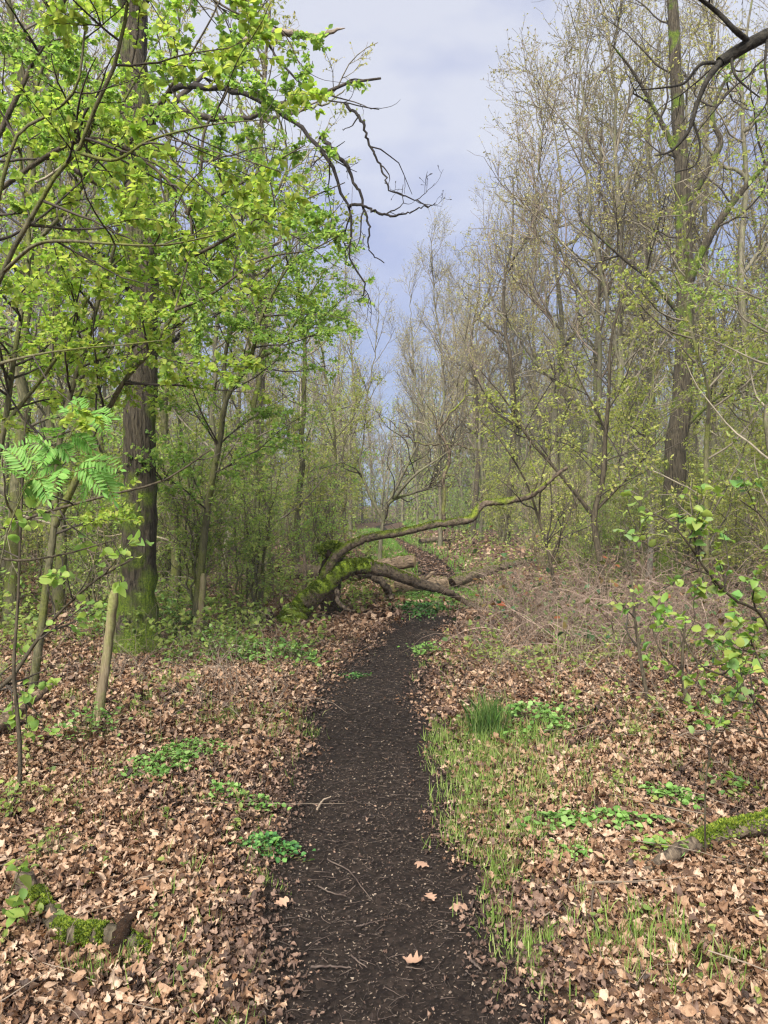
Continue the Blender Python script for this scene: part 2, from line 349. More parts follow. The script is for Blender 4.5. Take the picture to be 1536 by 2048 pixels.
M['rush'] = leaf_mat('rush', [(.04, .10, .02), (.09, .18, .035), (.18, .24, .07)], trans=.1)
M['litter'] = leaf_mat('litter', [(0.047, 0.026, 0.015), (0.122, 0.065, 0.036), (0.206, 0.115, 0.065), (0.291, 0.174, 0.102), (0.365, 0.230, 0.143), (0.441, 0.297, 0.196), (0.515, 0.381, 0.274), (0.234, 0.120, 0.061)], trans=.12, rough=.62, var=0, blotch=55, tcol=(1.2, .9, .6))
M['litter_damp'] = leaf_mat('litter_damp', [(0.034, 0.022, 0.017), (0.076, 0.047, 0.034), (0.145, 0.089, 0.064), (0.255, 0.170, 0.123)], trans=0, rough=.6, var=0, blotch=70)
M['crumb'] = leaf_mat('crumb', [(0.020, 0.015, 0.013), (0.035, 0.025, 0.020), (0.045, 0.033, 0.027), (0.060, 0.043, 0.034), (0.080, 0.058, 0.045), (0.100, 0.072, 0.055), (0.130, 0.095, 0.070), (0.160, 0.120, 0.090), (0.300, 0.240, 0.180)], trans=0, rough=.6, var=0)
M['fallen'] = leaf_mat('fallen', [(0.374, 0.216, 0.141), (0.422, 0.276, 0.192)], trans=.15, rough=.6, var=.1, tcol=(1.2, .9, .6))
M['twig_path'] = bark_mat('twig_path', (.05, .035, .03), (.13, .10, .08), (6, 6, 6), bump=0, island=.5)
M['twig_pale'] = bark_mat('twig_pale', (.22, .16, .11), (.44, .35, .26), (6, 6, 6), bump=0)

def ground_mat(name, cols, pos, scales, bump, rough=.9, spec=.1, dist=.02):
    m, nt = new_mat(name); L = nt.links; tc = N(nt, 'ShaderNodeTexCoord')
    n1 = N(nt, 'ShaderNodeTexNoise'); n1.inputs['Scale'].default_value = scales[0]; n1.inputs['Detail'].default_value = 8; n1.inputs['Roughness'].default_value = .7
    n2 = N(nt, 'ShaderNodeTexVoronoi'); n2.inputs['Scale'].default_value = scales[1]
    L.new(tc.outputs['Object'], n1.inputs[0]); L.new(tc.outputs['Object'], n2.inputs[0])
    mx = N(nt, 'ShaderNodeMixRGB'); mx.inputs[0].default_value = .35; L.new(n1.outputs[0], mx.inputs[1]); L.new(n2.outputs['Color'], mx.inputs[2])
    r = ramp(nt, cols, pos); L.new(mx.outputs[0], r.inputs[0])
    pb = N(nt, 'ShaderNodeBsdfPrincipled'); pb.inputs['Roughness'].default_value = rough; pb.inputs['Specular IOR Level'].default_value = spec
    L.new(r.outputs[0], pb.inputs['Base Color'])
    bp = N(nt, 'ShaderNodeBump'); bp.inputs['Strength'].default_value = bump; bp.inputs['Distance'].default_value = dist
    L.new(mx.outputs[0], bp.inputs['Height']); L.new(bp.outputs[0], pb.inputs['Normal'])
    o = N(nt, 'ShaderNodeOutputMaterial'); L.new(pb.outputs[0], o.inputs[0]); return m
M['soil'] = ground_mat('soil', [(.02, .014, .011), (.06, .038, .027), (.16, .10, .07), (.30, .20, .14)], [.25, .45, .6, .75], (9, 26), .7)
M['mud'] = ground_mat('mud', [(0.008, 0.005, 0.005), (0.015, 0.011, 0.009), (0.028, 0.020, 0.016), (0.050, 0.036, 0.029)], [.25, .45, .62, .8], (14, 60), .9, rough=.75, spec=.12, dist=.015)

# ------------------------------------------------------------------ ground and path
def grid(xs, ys, zoff=0.0, rough=0.0, rng=None, hf=None):
    X, Yg = np.meshgrid(xs, ys); Z = height(X, Yg) + zoff
    if rough: Z = Z + rough * (wob(X, Yg, 6, 1.) * .6 + wob(X, Yg, 15, 3.) * .4 + .25 * rng.standard_normal(X.shape))
    V = np.stack([X, Yg, Z], -1).reshape(-1, 3); ny, nx = X.shape; i = np.arange(nx * ny).reshape(ny, nx)
    return V, np.stack([i[:-1, :-1], i[:-1, 1:], i[1:, 1:], i[1:, :-1]], -1).reshape(-1, 4)
rng = np.random.default_rng(5)
xs = np.unique(np.r_[np.linspace(-400, -20, 20), np.linspace(-20, 20, 201), np.linspace(20, 400, 20)])
ys = np.unique(np.r_[np.linspace(-60, -6, 10), np.linspace(-6, 40, 231), np.linspace(40, 90, 60), np.linspace(90, 900, 20)])
mb = MB(); V, q = grid(xs, ys); mb.add(V, q)
tag(mb.build('ground', M['soil']), kind='structure')
mb = MB(); ys = np.r_[np.arange(-3, 9, .025), np.arange(9, 75, .12)]; K = 41
s = np.linspace(-1, 1, K)
hw = 0.50 + .02 * np.clip(ys - 3, -2, 1.5) - .05 * np.clip((ys - 5.5) / 2.5, 0, 1) - .35 * np.exp(-((ys - 12.0) / 1.2) ** 4) - .12 * np.clip((ys - 22) / 9, 0, 1)
X = path_x(ys)[:, None] + s[None] * hw[:, None] + (.05 * wob(ys * 1.3, ys * .7, 1.5))[:, None] * np.abs(s)[None]
Yg = np.repeat(ys[:, None], K, 1)
Z = height(X, Yg) + .006 + .007 * (wob(X, Yg, 5, 1.) + 1) + .004 * wob(X, Yg, 17, 2.) + .0015 * rng.standard_normal(X.shape)
Z -= .05 * np.exp(-((Yg - 12.0) / 1.1) ** 4); Z -= np.clip((np.abs(s)[None] - .8) / .2, 0, 1) * .03
i = np.arange(X.size).reshape(X.shape)
mb.add(np.stack([X, Yg, Z], -1).reshape(-1, 3), np.stack([i[:-1, :-1], i[:-1, 1:], i[1:, 1:], i[1:, :-1]], -1).reshape(-1, 4))
tag(mb.build('path', M['mud']), kind='structure')

# ------------------------------------------------------------------ leaf litter (nobody could count it)
def scatter(n, y0, y1, rng, w0=.9, w1=.62, left=0, right=0):
    """points in the wedge of ground in view, uniform per area"""
    y = rng.uniform(y0, y1, n * 3); wy = (w0 + w1 * np.maximum(y, 0)); keep = rng.uniform(0, wy.max(), len(y)) < wy; y = y[keep][:n]
    x = rng.uniform(-1, 1, len(y)) * (w0 + w1 * np.maximum(y, 0)); return x, y
def litter(n, y0, y1, size, tmpls, tilt, rng, mats, lift=.03, pathp=.03, margin=.22):
    x, y = scatter(n, y0, y1, rng)
    d = path_d(x, y) + .10 * wob(x, y, 4.5, 3.)
    p = np.clip((d + .02) / margin, pathp, 1) ** 1.3
    k = rng.uniform(0, 1, len(x)) < p; x, y, d = x[k], y[k], d[k]; m = len(x)
    damp = rng.uniform(0, 1, m) < np.clip(.9 - d * 1.5, .12, .93) + .30 * (wob(x, y, 1.1, 4.) > .25)
    pos = np.stack([x, y, height(x, y) + .004 + (.024 + .012 * (y > 9)) * np.clip(1.3 - d * 2.2, 0, 1) + rng.uniform(0, 1, m) ** 1.5 * lift * np.clip(d / .3, .15, 1)], 1)
    a = rng.uniform(0, 6.283, m); tl = np.radians(np.abs(rng.normal(0, tilt, m))) * np.clip(.35 + d * 2, .3, 1); b = rng.uniform(0, 6.283, m)
    zd = np.stack([np.sin(tl) * np.cos(b), np.sin(tl) * np.sin(b), np.cos(tl)], 1)
    yd = np.stack([np.cos(a), np.sin(a), np.zeros(m)], 1); yd = unit(yd - (yd * zd).sum(1, keepdims=True) * zd)
    sz = size * (.45 + 1.1 * rng.uniform(0, 1, m) ** 1.6) * np.clip(.45 + d * 1.4, .45, 1)
    which = rng.integers(0, len(tmpls), m)
    for di, mbx in ((False, mats[0]), (True, mats[1])):
        for ti, T in enumerate(tmpls):
            s_ = (which == ti) & (damp == di)
            place(mbx, pos[s_], yd[s_], zd[s_], sz[s_], T, .55, .4, rng.uniform(.65, 1.25, s_.sum()), rng, .6)
rng = np.random.default_rng(11)
dry, damp = MB(), MB()
litter(115000, .9, 4.6, .037, [T_LOBE, T_LOBE2, T_DRY, T_LOBE2], 27, rng, (dry, damp), .04, margin=.42)
litter(120000, 4.6, 9.5, .046, [T_LOBE2, T_DRY, T_DRY], 26, rng, (dry, damp), .04, margin=.42)
litter(60000, 9.5, 19, .085, [T_DRY], 28, rng, (dry, damp), .04, pathp=.10, margin=.4)
litter(22000, 19, 42, .17, [T_DIA], 24, rng, (dry, damp), .05, margin=.5, pathp=.10)
litter(9000, 13, 34, .06, [T_DIA], 24, rng, (dry, damp), .03, margin=.3, pathp=.5)
litter(60000, .9, 5, .017, [T_DRY], 30, rng, (dry, damp), .02, pathp=.10, margin=.45)
litter(50000, 5, 10, .024, [T_DRY], 30, rng, (dry, damp), .02, pathp=.08, margin=.45)
for mbx, nn in ((dry, 1500), (damp, 4200)):
    y = rng.uniform(13, 36, nn); x = path_x(y) + rng.normal(0, .30, nn); a = rng.uniform(0, 6.283, nn); zd = rng.standard_normal((nn, 3)) * .35; zd[:, 2] += 1
    place(mbx, np.stack([x, y, height(x, y) + .035], 1), np.stack([np.cos(a), np.sin(a), 0 * a], 1), zd, rng.uniform(.03, .10, nn), T_DRY, .4, .3, 1.0, rng, .3)
tag(dry.build('leaf_litter', M['litter']), 'dry pinkish brown oak leaves covering the woodland floor', 'leaf litter', kind='stuff')
tag(damp.build('damp_leaf_litter', M['litter_damp']), 'dark damp trodden leaves along the edges of the muddy path', 'leaf litter', kind='stuff')

# crumbs and tiny twigs on the mud
rng = np.random.default_rng(12); mb = MB()
def crumbs(n, y0, y1, size):
    y = rng.uniform(y0, y1, n); x = path_x(y) + rng.normal(0, .42, n)
    z = height(x, y) + .022 + .004 * rng.uniform(0, 1, n) + .006 * wob(x, y, 5, 1.)
    a = rng.uniform(0, 6.283, n); yd = np.stack([np.cos(a), np.sin(a), rng.normal(0, .25, n)], 1); zd = rng.standard_normal((n, 3)) * .35; zd[:, 2] += 1
    place(mb, np.stack([x, y, z], 1), yd, zd, size * rng.uniform(.4, 1.8, n), T_DRY, .3, .3, rng.uniform(.3, 1.2, n), rng, .3)
crumbs(12000, 1.4, 4.5, .0075); crumbs(6500, 4.5, 9.5, .010); crumbs(4000, 9.5, 22, .02)
tag(mb.build('leaf_crumbs', M['crumb']), 'pale and brown leaf crumbs trodden into the dark mud', 'leaf crumbs', kind='stuff')
mb = MB(); n = 2600; y = 1.4 + 8 * rng.uniform(0, 1, n) ** 1.4; x = path_x(y) + rng.normal(0, .5, n)
a = rng.uniform(0, 6.283, n); st = np.stack([x, y, height(x, y) + .028], 1)
p, r = grow(st, np.stack([np.cos(a), np.sin(a), 0 * a], 1), rng.uniform(.015, .08, n), rng.uniform(.0006, .0018, n), np.full(n, .0006), 4, .22, 0, rng)
p[:, :, 2] = height(p[:, :, 0], p[:, :, 1]) + .024 + .004 * rng.uniform(0, 1, (n, 1)); tubes(mb, p, r, 3)
tag(mb.build('twig_debris', M['twig_path']), 'thin broken twig bits scattered over the mud path', 'twig debris', kind='stuff')

# ------------------------------------------------------------------ generic plant builder
def build_plant(name, label, cat, base, stems, levels, leafs, mats, rng, group=None, sides0=10, K0=26, lump=.06, limb_part='limb'):
    """stems: list of (points, r0, r1) in world space; levels: dicts; leafs: (dens, size, tmpl, kw) on the last levels"""
    base = np.asarray(base, float)
    root = thing(name, base, label, cat, group)
    trunk = MB(); P0, R0 = [], []
    for st in stems:
        pts, r0, r1 = st[:3]
        jit = st[3] if len(st) > 3 else .0
        p = resample(pts, K0, jit, rng); P0.append(p)
        t = np.linspace(0, 1, K0); rr = r0 * (1 - t) + r1 * t
        if len(st) > 4: rr = rr * (1 + st[4] * np.exp(-t * 26))
        R0.append(rr)
    P0 = np.array(P0); R0 = np.array(R0)
    tubes(trunk, P0, R0, sides0, lump, rng)
    trunk.build('trunk', mats[0], root, base)
    tw = MB(); pts, rad = P0, R0; allv = [(P0, R0)]
    for li, lv in enumerate(levels):
        src = lv.get('src', li)
        sp_, sr_ = allv[src]
        pos, d, ln, r = spawn(sp_, sr_, lv['dens'], lv.get('t0', .2), lv.get('ang', 50), lv.get('asd', 12), lv['L'], lv.get('taper', .6), lv['r'], .7, rng, lv.get('flat', 0), lv.get('up', 0), minlen=lv.get('minlen', .35))
        if 'zmin' in lv:
            k = pos[:, 2] > lv['zmin']; pos, d, ln, r = pos[k], d[k], ln[k], r[k]
        if not len(pos): break
        p, rr = grow(pos, d, ln, r, np.maximum(r * .3, lv.get('rmin', .0012)), lv.get('K', 5), lv.get('wander', .18), lv.get('trop', 0), rng, lv.get('droop', 0))
        tubes(tw, p, rr, lv.get('sides', 3)); allv.append((p, rr))
    if tw.n: tw.build('branches', mats[1], root, base)
    if leafs:
        lf = MB()
        for (lvl, dens, size, tm, kw) in leafs:
            if lvl < len(allv) or lvl < 0: leaves_on(lf, allv[lvl][0], dens, size, tm, rng, **kw)
        lf.build('crown', mats[2], root, base)
    return root

def straight(x, y, H, lean=(0, 0), rng=None, wig=.15, n=7):
    z0 = float(height(x, y)) - .08; t = np.linspace(0, 1, n)
    p = np.stack([x + lean[0] * H * t, y + lean[1] * H * t, z0 + (H + .08) * t], 1)
    if rng is not None: p[1:, :2] += rng.standard_normal((n - 1, 2)) * wig * t[1:, None] ** .5
    return p
def gz(x, y): return float(height(x, y))

exec_order = []
# ------------------------------------------------------------------ the big oak on the west side
rng = np.random.default_rng(21)
OD = 7.9; ob = P(272, 1310, OD); ob[2] = gz(ob[0], ob[1]) - .05
trunk_pts = [ob, P(274, 1200, OD), P(279, 1000, OD), P(281, 800, OD), P(284, 600, OD), P(277, 350, OD), P(268, 100, OD), P(262, -150, OD), P(268, -500, OD)]
oak_limbs = [
    ([P(276, 330, 7.9), P(330, 190, 7.4), P(420, 175, 6.9), P(500, 192, 6.6), P(545, 218, 6.5), P(590, 245, 6.4), P(640, 300, 6.3), P(668, 345, 6.3), P(682, 385, 6.3), P(697, 412, 6.3), P(705, 470, 6.3), P(700, 512, 6.3), P(727, 560, 6.3), P(729, 592, 6.3)], .036, .006),
    ([P(697, 412, 6.3), P(722, 410, 6.2), P(760, 426, 6.2), P(800, 430, 6.2), P(845, 415, 6.2), P(872, 408, 6.2)], .014, .004),
    ([P(640, 275, 6.3), P(675, 310, 6.2), P(700, 345, 6.2), P(722, 395, 6.2), P(738, 455, 6.2), P(738, 500, 6.2), P(770, 526, 6.2)], .018, .004),
    ([P(270, 40, 7.9), P(360, -90, 7.3), P(440, -60, 6.9), P(490, 0, 6.8), P(512, 50, 6.7), P(535, 90, 6.7), P(560, 122, 6.6), P(600, 165, 6.6), P(640, 192, 6.6), P(690, 206, 6.6), P(760, 218, 6.5)], .026, .004),
    ([P(690, 206, 6.6), P(722, 240, 6.5), P(738, 290, 6.5), P(762, 335, 6.5), P(782, 380, 6.5), P(820, 395, 6.5), P(855, 412, 6.5)], .014, .005),
    ([P(283, 620, 7.9), P(215, 520, 7.4), P(140, 470, 7.0), P(60, 380, 6.8)], .035, .008),
    ([P(281, 760, 7.9), P(330, 690, 8.4), P(420, 640, 9.0), P(520, 560, 9.4)], .035, .008),
]
root = build_plant('oak_tree', 'tall dark-barked oak with moss and greenery round its foot, thickest trunk near the path', 'tree', ob,
    [(trunk_pts, .178, .12, 0.012, .6)] , [dict(dens=1.1, t0=.45, ang=60, L=2.6, taper=.2, r=.045, K=7, wander=.22, trop=.05, sides=6, rmin=.01),
     dict(dens=2.0, t0=.2, ang=45, L=1.0, r=.012, K=6, wander=.25, sides=4), dict(dens=5, t0=.1, ang=45, L=.4, r=.004, K=4, wander=.3, sides=3)],
    [(-1, 5, .035, T_OVAL, {})], (M['bark_oak'], M['twig_dark'], M['leaf_olive']), rng, sides0=28, K0=60, lump=.035)
mb = MB(); LP, LR = [], []
for p, r0, r1 in oak_limbs:
    q_ = resample(p, 40, .008, rng); LP.append(q_); LR.append(np.linspace(r0, r1, 40) * (1 + .08 * rng.standard_normal(40)))
LP, LR = np.array(LP), np.array(LR)
tubes(mb, LP, LR, 8, .08, rng)
al = [(LP[1:5], LR[1:5])]; al0 = (LP[:1, 14:], LR[:1, 14:])
for lv in (dict(dens=2.6, ang=55, L=.55, r=.007), dict(dens=6, ang=48, L=.26, r=.0035), dict(dens=9, ang=45, L=.12, r=.0022)):
    sp_, sr_ = al[-1]
    pos, d, ln, r = spawn(sp_, sr_, lv['dens'], .1, lv['ang'], 14, lv['L'], .3, lv['r'], .7, rng)
    if len(al) == 1:
        b_ = spawn(al0[0], al0[1], lv['dens'], .05, lv['ang'], 14, lv['L'], .3, lv['r'], .7, rng)
        pos, d, ln, r = [np.concatenate([a1, a2]) for a1, a2 in zip((pos, d, ln, r), b_)]
    pp, rr = grow(pos, d, ln, r, np.maximum(r * .4, .0016), 6, .26, .02, rng); tubes(mb, pp, rr, 4); al.append((pp, rr))
# swollen buds on the tips
tips = al[-1][0][:, -1]; td = unit(al[-1][0][:, -1] - al[-1][0][:, -2])
bp = tips[:, None] + td[:, None] * np.array([0, .008, .016])[None, :, None]; br = np.tile([.003, .0045, .001], (len(tips), 1)); tubes(mb, bp, br, 4)
mb.build('limb', M['twig_black'], root, ob)
mb = MB(); p = resample([P(440, 118, 6.7), P(480, 88, 6.7), P(520, 70, 6.6), P(560, 64, 6.6), P(600, 70, 6.6), P(635, 73, 6.6), P(665, 63, 6.6), P(690, 56, 6.6)], 34, .004, rng)
r_ = np.interp(np.linspace(0, 1, 34), [0, .5, .8, .92, 1], [.034, .030, .026, .015, .003])
tubes(mb, p[None], r_[None], 10, .07, rng)
tag(mb.build('dead_limb', M['wood_dead'], root, ob), 'broken bare pale limb pointing out over the path')
# leafy plants round the foot of the oak
def herb(mb, cx, cy, rx, ry, n, size, tmpl, rng, h=.12, c1=.2, stems=None):
    n = int(n * .8); a = rng.uniform(0, 6.283, n); rr = np.sqrt(rng.uniform(0, 1, n)); ph = rng.uniform(0, 6.28, 3)
    prof = 1 + .28 * np.sin(2 * a + ph[0]) + .22 * np.sin(3 * a + ph[1]) + .15 * np.sin(5 * a + ph[2]); out = rng.uniform(0, 1, n) < .14; rr = np.where(out, rr * 1.55, rr)
    x = cx + rx * rr * prof * np.cos(a); y = cy + ry * rr * prof * np.sin(a); kp = (wob(x, y, 12 * .2 / max(rx, .1), ph[0]) > -.25) | (rng.uniform(0, 1, n) < .25); a, rr, x, y = a[kp], rr[kp], x[kp], y[kp]; n = len(a); rr = np.minimum(rr, 1)
    hh = h * (1 - .55 * rr) * rng.uniform(.35, 1.1, n); z = height(x, y) + .01 + hh
    yd = np.stack([np.cos(a) + rng.normal(0, .9, n), np.sin(a) + rng.normal(0, .9, n), rng.normal(.0, .3, n)], 1)
    zd = rng.standard_normal((n, 3)) * .4; zd[:, 2] += 1
    place(mb, np.stack([x, y, z], 1), yd, zd, size * rng.uniform(.45, 1.25, n), tmpl, c1, .2, 1.0, rng, .15)
    if stems is not None:
        k = slice(0, n, 2); st = np.stack([x[k] * .6 + cx * .4, y[k] * .6 + cy * .4, height(x[k], y[k])], 1); en = np.stack([x[k], y[k], z[k]], 1)
        t = np.linspace(0, 1, 4)[None, :, None]; p = st[:, None] * (1 - t) + en[:, None] * t; tubes(stems, p, np.full(p.shape[:2], .0012), 3)

# ------------------------------------------------------------------ the leaning mossy tree arched over the path
rng = np.random.default_rng(31)
fb = P(575, 1245, 10.0); fb[2] = gz(fb[0], fb[1]) - .1
root = thing('leaning_tree', fb, 'moss-covered fallen tree leaning across the path with two long curved limbs', 'fallen tree')
def limb(mb, pts, w, K, rng, sides=14, lump=.05, jit=.01):
    p = resample(pts, K, jit, rng); r = np.interp(np.linspace(0, 1, K), np.linspace(0, 1, len(w)), w) * (1 + .012 * rng.standard_normal(K))
    tubes(mb, p[None], r[None], sides, lump, rng); return p, r
mb = MB()
lowp, lowr = limb(mb, [P(570, 1262, 9.9), P(600, 1220, 10.), P(640, 1180, 10.), P(672, 1150, 10.05), P(700, 1135, 10.1), P(740, 1133, 10.2)], [.185, .15, .13, .12, .11, .095], 40, rng, 18, .05)
mb.build('trunk', M['moss_bark'], root, fb)
mb = MB()
l2, l2r = limb(mb, [P(730, 1133, 10.18), P(765, 1140, 10.25), P(800, 1152, 10.4), P(840, 1168, 10.6), P(885, 1180, 10.8), P(920, 1196, 11.0), P(945, 1212, 11.0), P(975, 1222, 11.1)], [.088, .082, .078, .072, .062, .046, .034, .025], 44, rng, 14, .04, .006)
l3, l3r = limb(mb, [P(668, 1160, 10.1), P(674, 1185, 10.0), P(676, 1203, 9.95), P(692, 1218, 9.9), P(700, 1222, 9.85)], [.045, .04, .03, .028, .012], 16, rng, 10, .08)
mb.build('lower_limb', M['moss_less'], root, fb)
mb = MB()
up, upr = limb(mb, [P(645, 1170, 10.), P(655, 1140, 10.), P(675, 1110, 10.0), P(710, 1086, 10.0), P(750, 1073, 10.), P(800, 1066, 10.), P(845, 1055, 10.), P(890, 1046, 10.), P(925, 1042, 10.), P(945, 1036, 10.), P(958, 1015, 10.), P(975, 1006, 10.), P(1010, 1003, 10.), P(1055, 994, 10.), P(1080, 978, 9.9), P(1105, 955, 9.9), P(1135, 935, 9.8)], [.066, .06, .056, .054, .052, .050, .047, .044, .046, .05, .046, .043, .040, .04, .036, .03, .02], 90, rng, 14, .03, .004)
sh, shr = [], []
def shoot(pts, a, b):
    p = resample(pts, 24, .012, rng); sh.append(p); shr.append(np.linspace(a, b, 24))
shoot([P(888, 1046, 10.), P(888, 1000, 10.), P(889, 950, 10.05), P(898, 915, 10.1), P(893, 890, 10.1), P(878, 862, 10.1), P(886, 845, 10.1), P(903, 825, 10.1), P(925, 800, 10.15), P(930, 760, 10.15)], .030, .008)
shoot([P(892, 1050, 10.), P(893, 1075, 9.95), P(898, 1090, 9.9), P(896, 1106, 9.9)], .016, .006)
shoot([P(905, 1050, 10.), P(908, 1070, 10.), P(898, 1092, 10.), P(893, 1105, 10.)], .018, .006)
shoot([P(896, 1078, 9.95), P(915, 1078, 9.9), P(935, 1066, 9.9), P(942, 1048, 9.9)], .009, .004)
shoot([P(880, 888, 10.1), P(840, 888, 10.2), P(805, 868, 10.2), P(790, 848, 10.2), P(772, 835, 10.2)], .014, .004)
shoot([P(888, 890, 10.1), P(915, 888, 10.), P(940, 900, 10.), P(990, 905, 9.9)], .010, .003)
shoot([P(890, 950, 10.05), P(912, 948, 10.), P(922, 930, 10.), P(935, 915, 10.)], .010, .003)
shoot([P(1060, 993, 9.95), P(1075, 960, 9.9), P(1060, 920, 9.9), P(1062, 880, 9.9)], .016, .005)
shoot([P(950, 1030, 10.), P(965, 990, 10.), P(1000, 970, 10.1), P(1020, 940, 10.2)], .010, .003)
sh, shr = np.array(sh), np.array(shr); tubes(mb, sh, shr, 7, .06, rng)
pos, d, ln, r = spawn(np.concatenate([sh[:1], sh[4:]]), np.concatenate([shr[:1], shr[4:]]), 7, .15, 55, 14, .5, .3, .006, .7, rng, up=.4)
p1, r1 = grow(pos, d, ln, r, r * .3 + .001, 6, .3, .03, rng); tubes(mb, p1, r1, 4)
pos, d, ln, r = spawn(p1, r1, 7, .1, 45, 14, .25, .3, .003, .7, rng); p2, r2 = grow(pos, d, ln, r, r * .4 + .001, 5, .3, .02, rng); tubes(mb, p2, r2, 3)
pos, d, ln, r = spawn(up[None, 25:], upr[None, 25:], 5, .0, 60, 14, .4, .2, .005, .7, rng, up=.5); p3, r3 = grow(pos, d, ln, r, r * .4 + .001, 6, .28, .04, rng); tubes(mb, p3, r3, 3)
mb.build('arched_limb', M['moss_mid'], root, fb)
# moss cushions made of many little blades
def moss_on(mb, p, r, n, rng, size=.03, side=None, t1=1.0, wide=1.0):
    t = rng.uniform(0, t1, n) * (len(p) - 1); i = np.minimum(t.astype(int), len(p) - 2); f = (t - i)[:, None]
    c = p[i] * (1 - f) + p[i + 1] * f; tan = unit(p[i + 1] - p[i]); rr = r[i]
    a = rng.normal(0, .75 * wide, n); upv = np.array([0, 0, 1.]) - tan * tan[:, 2:3]; upv = unit(upv); sdv = np.cross(tan, upv)
    nn = upv * np.cos(a)[:, None] + sdv * np.sin(a)[:, None]
    pos = c + nn * (rr[:, None] * 1.0)
    yd = nn + rng.standard_normal((n, 3)) * .6
    place(mb, pos, yd, rng.standard_normal((n, 3)), size * rng.uniform(.4, 1.3, n), T_SLIM, .2, .2, 1.6, rng, .1)
mb = MB(); moss_on(mb, lowp, lowr, 16000, rng, .020, wide=1.1); moss_on(mb, l2[:18], l2r[:18], 3000, rng, .014, wide=.8)
moss_on(mb, up[:52], upr[:52], 9000, rng, .013, wide=.9); moss_on(mb, up[50:70], upr[50:70], 900, rng, .016, wide=.6)
mb.build('moss', M['moss'], root, fb)

# torn root stump behind it
sp = P(660, 1130, 10.8); sp[2] = gz(sp[0], sp[1])
root = thing('rotten_stump', sp, 'dark rotten stump with a mossy top behind the leaning trunk', 'stump')
mb = MB(); limb(mb, [sp + (0, 0, -.1), sp + (.0, 0, .3), sp + (.02, 0, .62), sp + (.06, 0, .85)], [.2, .14, .13, .15, .10], 22, rng, 18, .16, .012); mb.build('trunk', M['rot_wood'], root, sp)
mb = MB(); q_ = resample([sp + (-.14, 0, .84), sp + (.05, 0, .92), sp + (.22, 0, .82)], 8); moss_on(mb, q_, np.full(8, .06), 1800, rng, .05, wide=1.6); mb.build('moss', M['moss'], root, sp)

# ------------------------------------------------------------------ cut logs
def log(name, label, a, b, r, matb, rng, cut=True, mossn=0, bend=.03, r2=None, sides=20):
    a, b = np.array(a, float), np.array(b, float); root = thing(name, a, label, 'log')
    mid = (a + b) / 2 + np.array([0, 0, bend]); mb = MB(); K = 26
    p = resample([a, mid, b], K, .004, rng); rr = np.linspace(r, r2 or r * .9, K) * (1 + .025 * rng.standard_normal(K)); tubes(mb, p[None], rr[None], sides, .05, rng, cap=False)
    mb.build('bark', matb, root, a)
    for e_, o_, rad in ((p[0], p[0] - p[1], rr[0]), (p[-1], p[-1] - p[-2], rr[-1])):
        d = unit(o_); u = unit(np.cross(d, [0, 0, 1.])); v = np.cross(u, d); m2 = MB(); an = np.arange(sides) / sides * 2 * math.pi
        rings = [e_ + d * .002 + rad * k * 1.0 * (np.cos(an)[:, None] * u + np.sin(an)[:, None] * v) + d * (.008 * (1 - k)) + d * (.012 * rng.standard_normal((sides, 1)) * (k < 1)) for k in (1.0, .7, .4, .12)]
        V = np.concatenate(rings); i = np.arange(4 * sides).reshape(4, sides); j = np.roll(i, -1, 1)
        m2.add(V, np.stack([i[:-1], j[:-1], j[1:], i[1:]], -1).reshape(-1, 4)); m2.add(rings[3], t=[(0, k, k + 1) for k in range(1, sides - 1)])
        m2.build('cut_end', M['wood_cut'] if cut else M['rot_wood'], root, a)
    if mossn:
        m3 = MB(); moss_on(m3, p, rr, mossn, rng, .02, wide=.8); m3.build('moss', M['moss'], root, a)
    return root
rng = np.random.default_rng(33)
a, b = P(690, 1150, 12.2), P(829, 1122, 12.0)
log('cut_log', 'barkless cut log raised above the ground with pale sawn end over the path edge', a, b, .125, M['wood_log'], rng, mossn=500, bend=.02, r2=.105)
a, b = P(786, 1176, 13.), P(893, 1168, 13.4); a[2] = gz(a[0], a[1]) + .15; b[2] = gz(b[0], b[1]) + .16
log('cut_log', 'short pale log lying flat on the grass under the leaning limb', a, b, .15, M['wood_log'], rng, mossn=250, bend=0.0, r2=.13)
a, b = P(905, 1172, 13.6), P(1065, 1120, 14.6); a[2] = gz(a[0], a[1]) + .16
log('mossy_log', 'long thin mossy log sloping up into the brambles east of the path', a, b, .10, M['moss_less'], rng, cut=False, mossn=2600, bend=.05, r2=.06)
a, b = P(560, 1140, 14.), P(700, 1150, 14.6); a[2] = gz(a[0], a[1]) + .3; b[2] = gz(b[0], b[1]) + .22
log('mossy_log', 'dark mossy log lying in the thicket west of the rotten stump', a, b, .14, M['moss_less'], rng, cut=False, mossn=1500, bend=.02)
a, b = P(840, 1075, 28), P(905, 1070, 29); a[2] = gz(a[0], a[1]) + .2; b[2] = gz(b[0], b[1]) + .2
log('cut_log', 'distant dark log lying by the far bend of the path', a, b, .09, M['moss_less'], rng, cut=False)
root = thing('fallen_branch', P(795, 1140, 12.6), 'crooked grey branch stub hanging between the two cut logs', 'branch')
mb = MB(); limb(mb, [P(735, 1150, 12.), P(765, 1148, 12.4), P(795, 1143, 12.5), P(820, 1150, 12.5), P(838, 1157, 12.6), P(855, 1154, 12.6), P(868, 1145, 12.6)], [.05, .055, .045, .042, .04, .035, .022], 30, rng, 10, .08); mb.build('branch', M['wood_log'], root, P(795, 1140, 12.6))
root = thing('fallen_branch', P(730, 1150, 11.6), 'dark forked branch under the raised log, one end on the ground', 'branch')
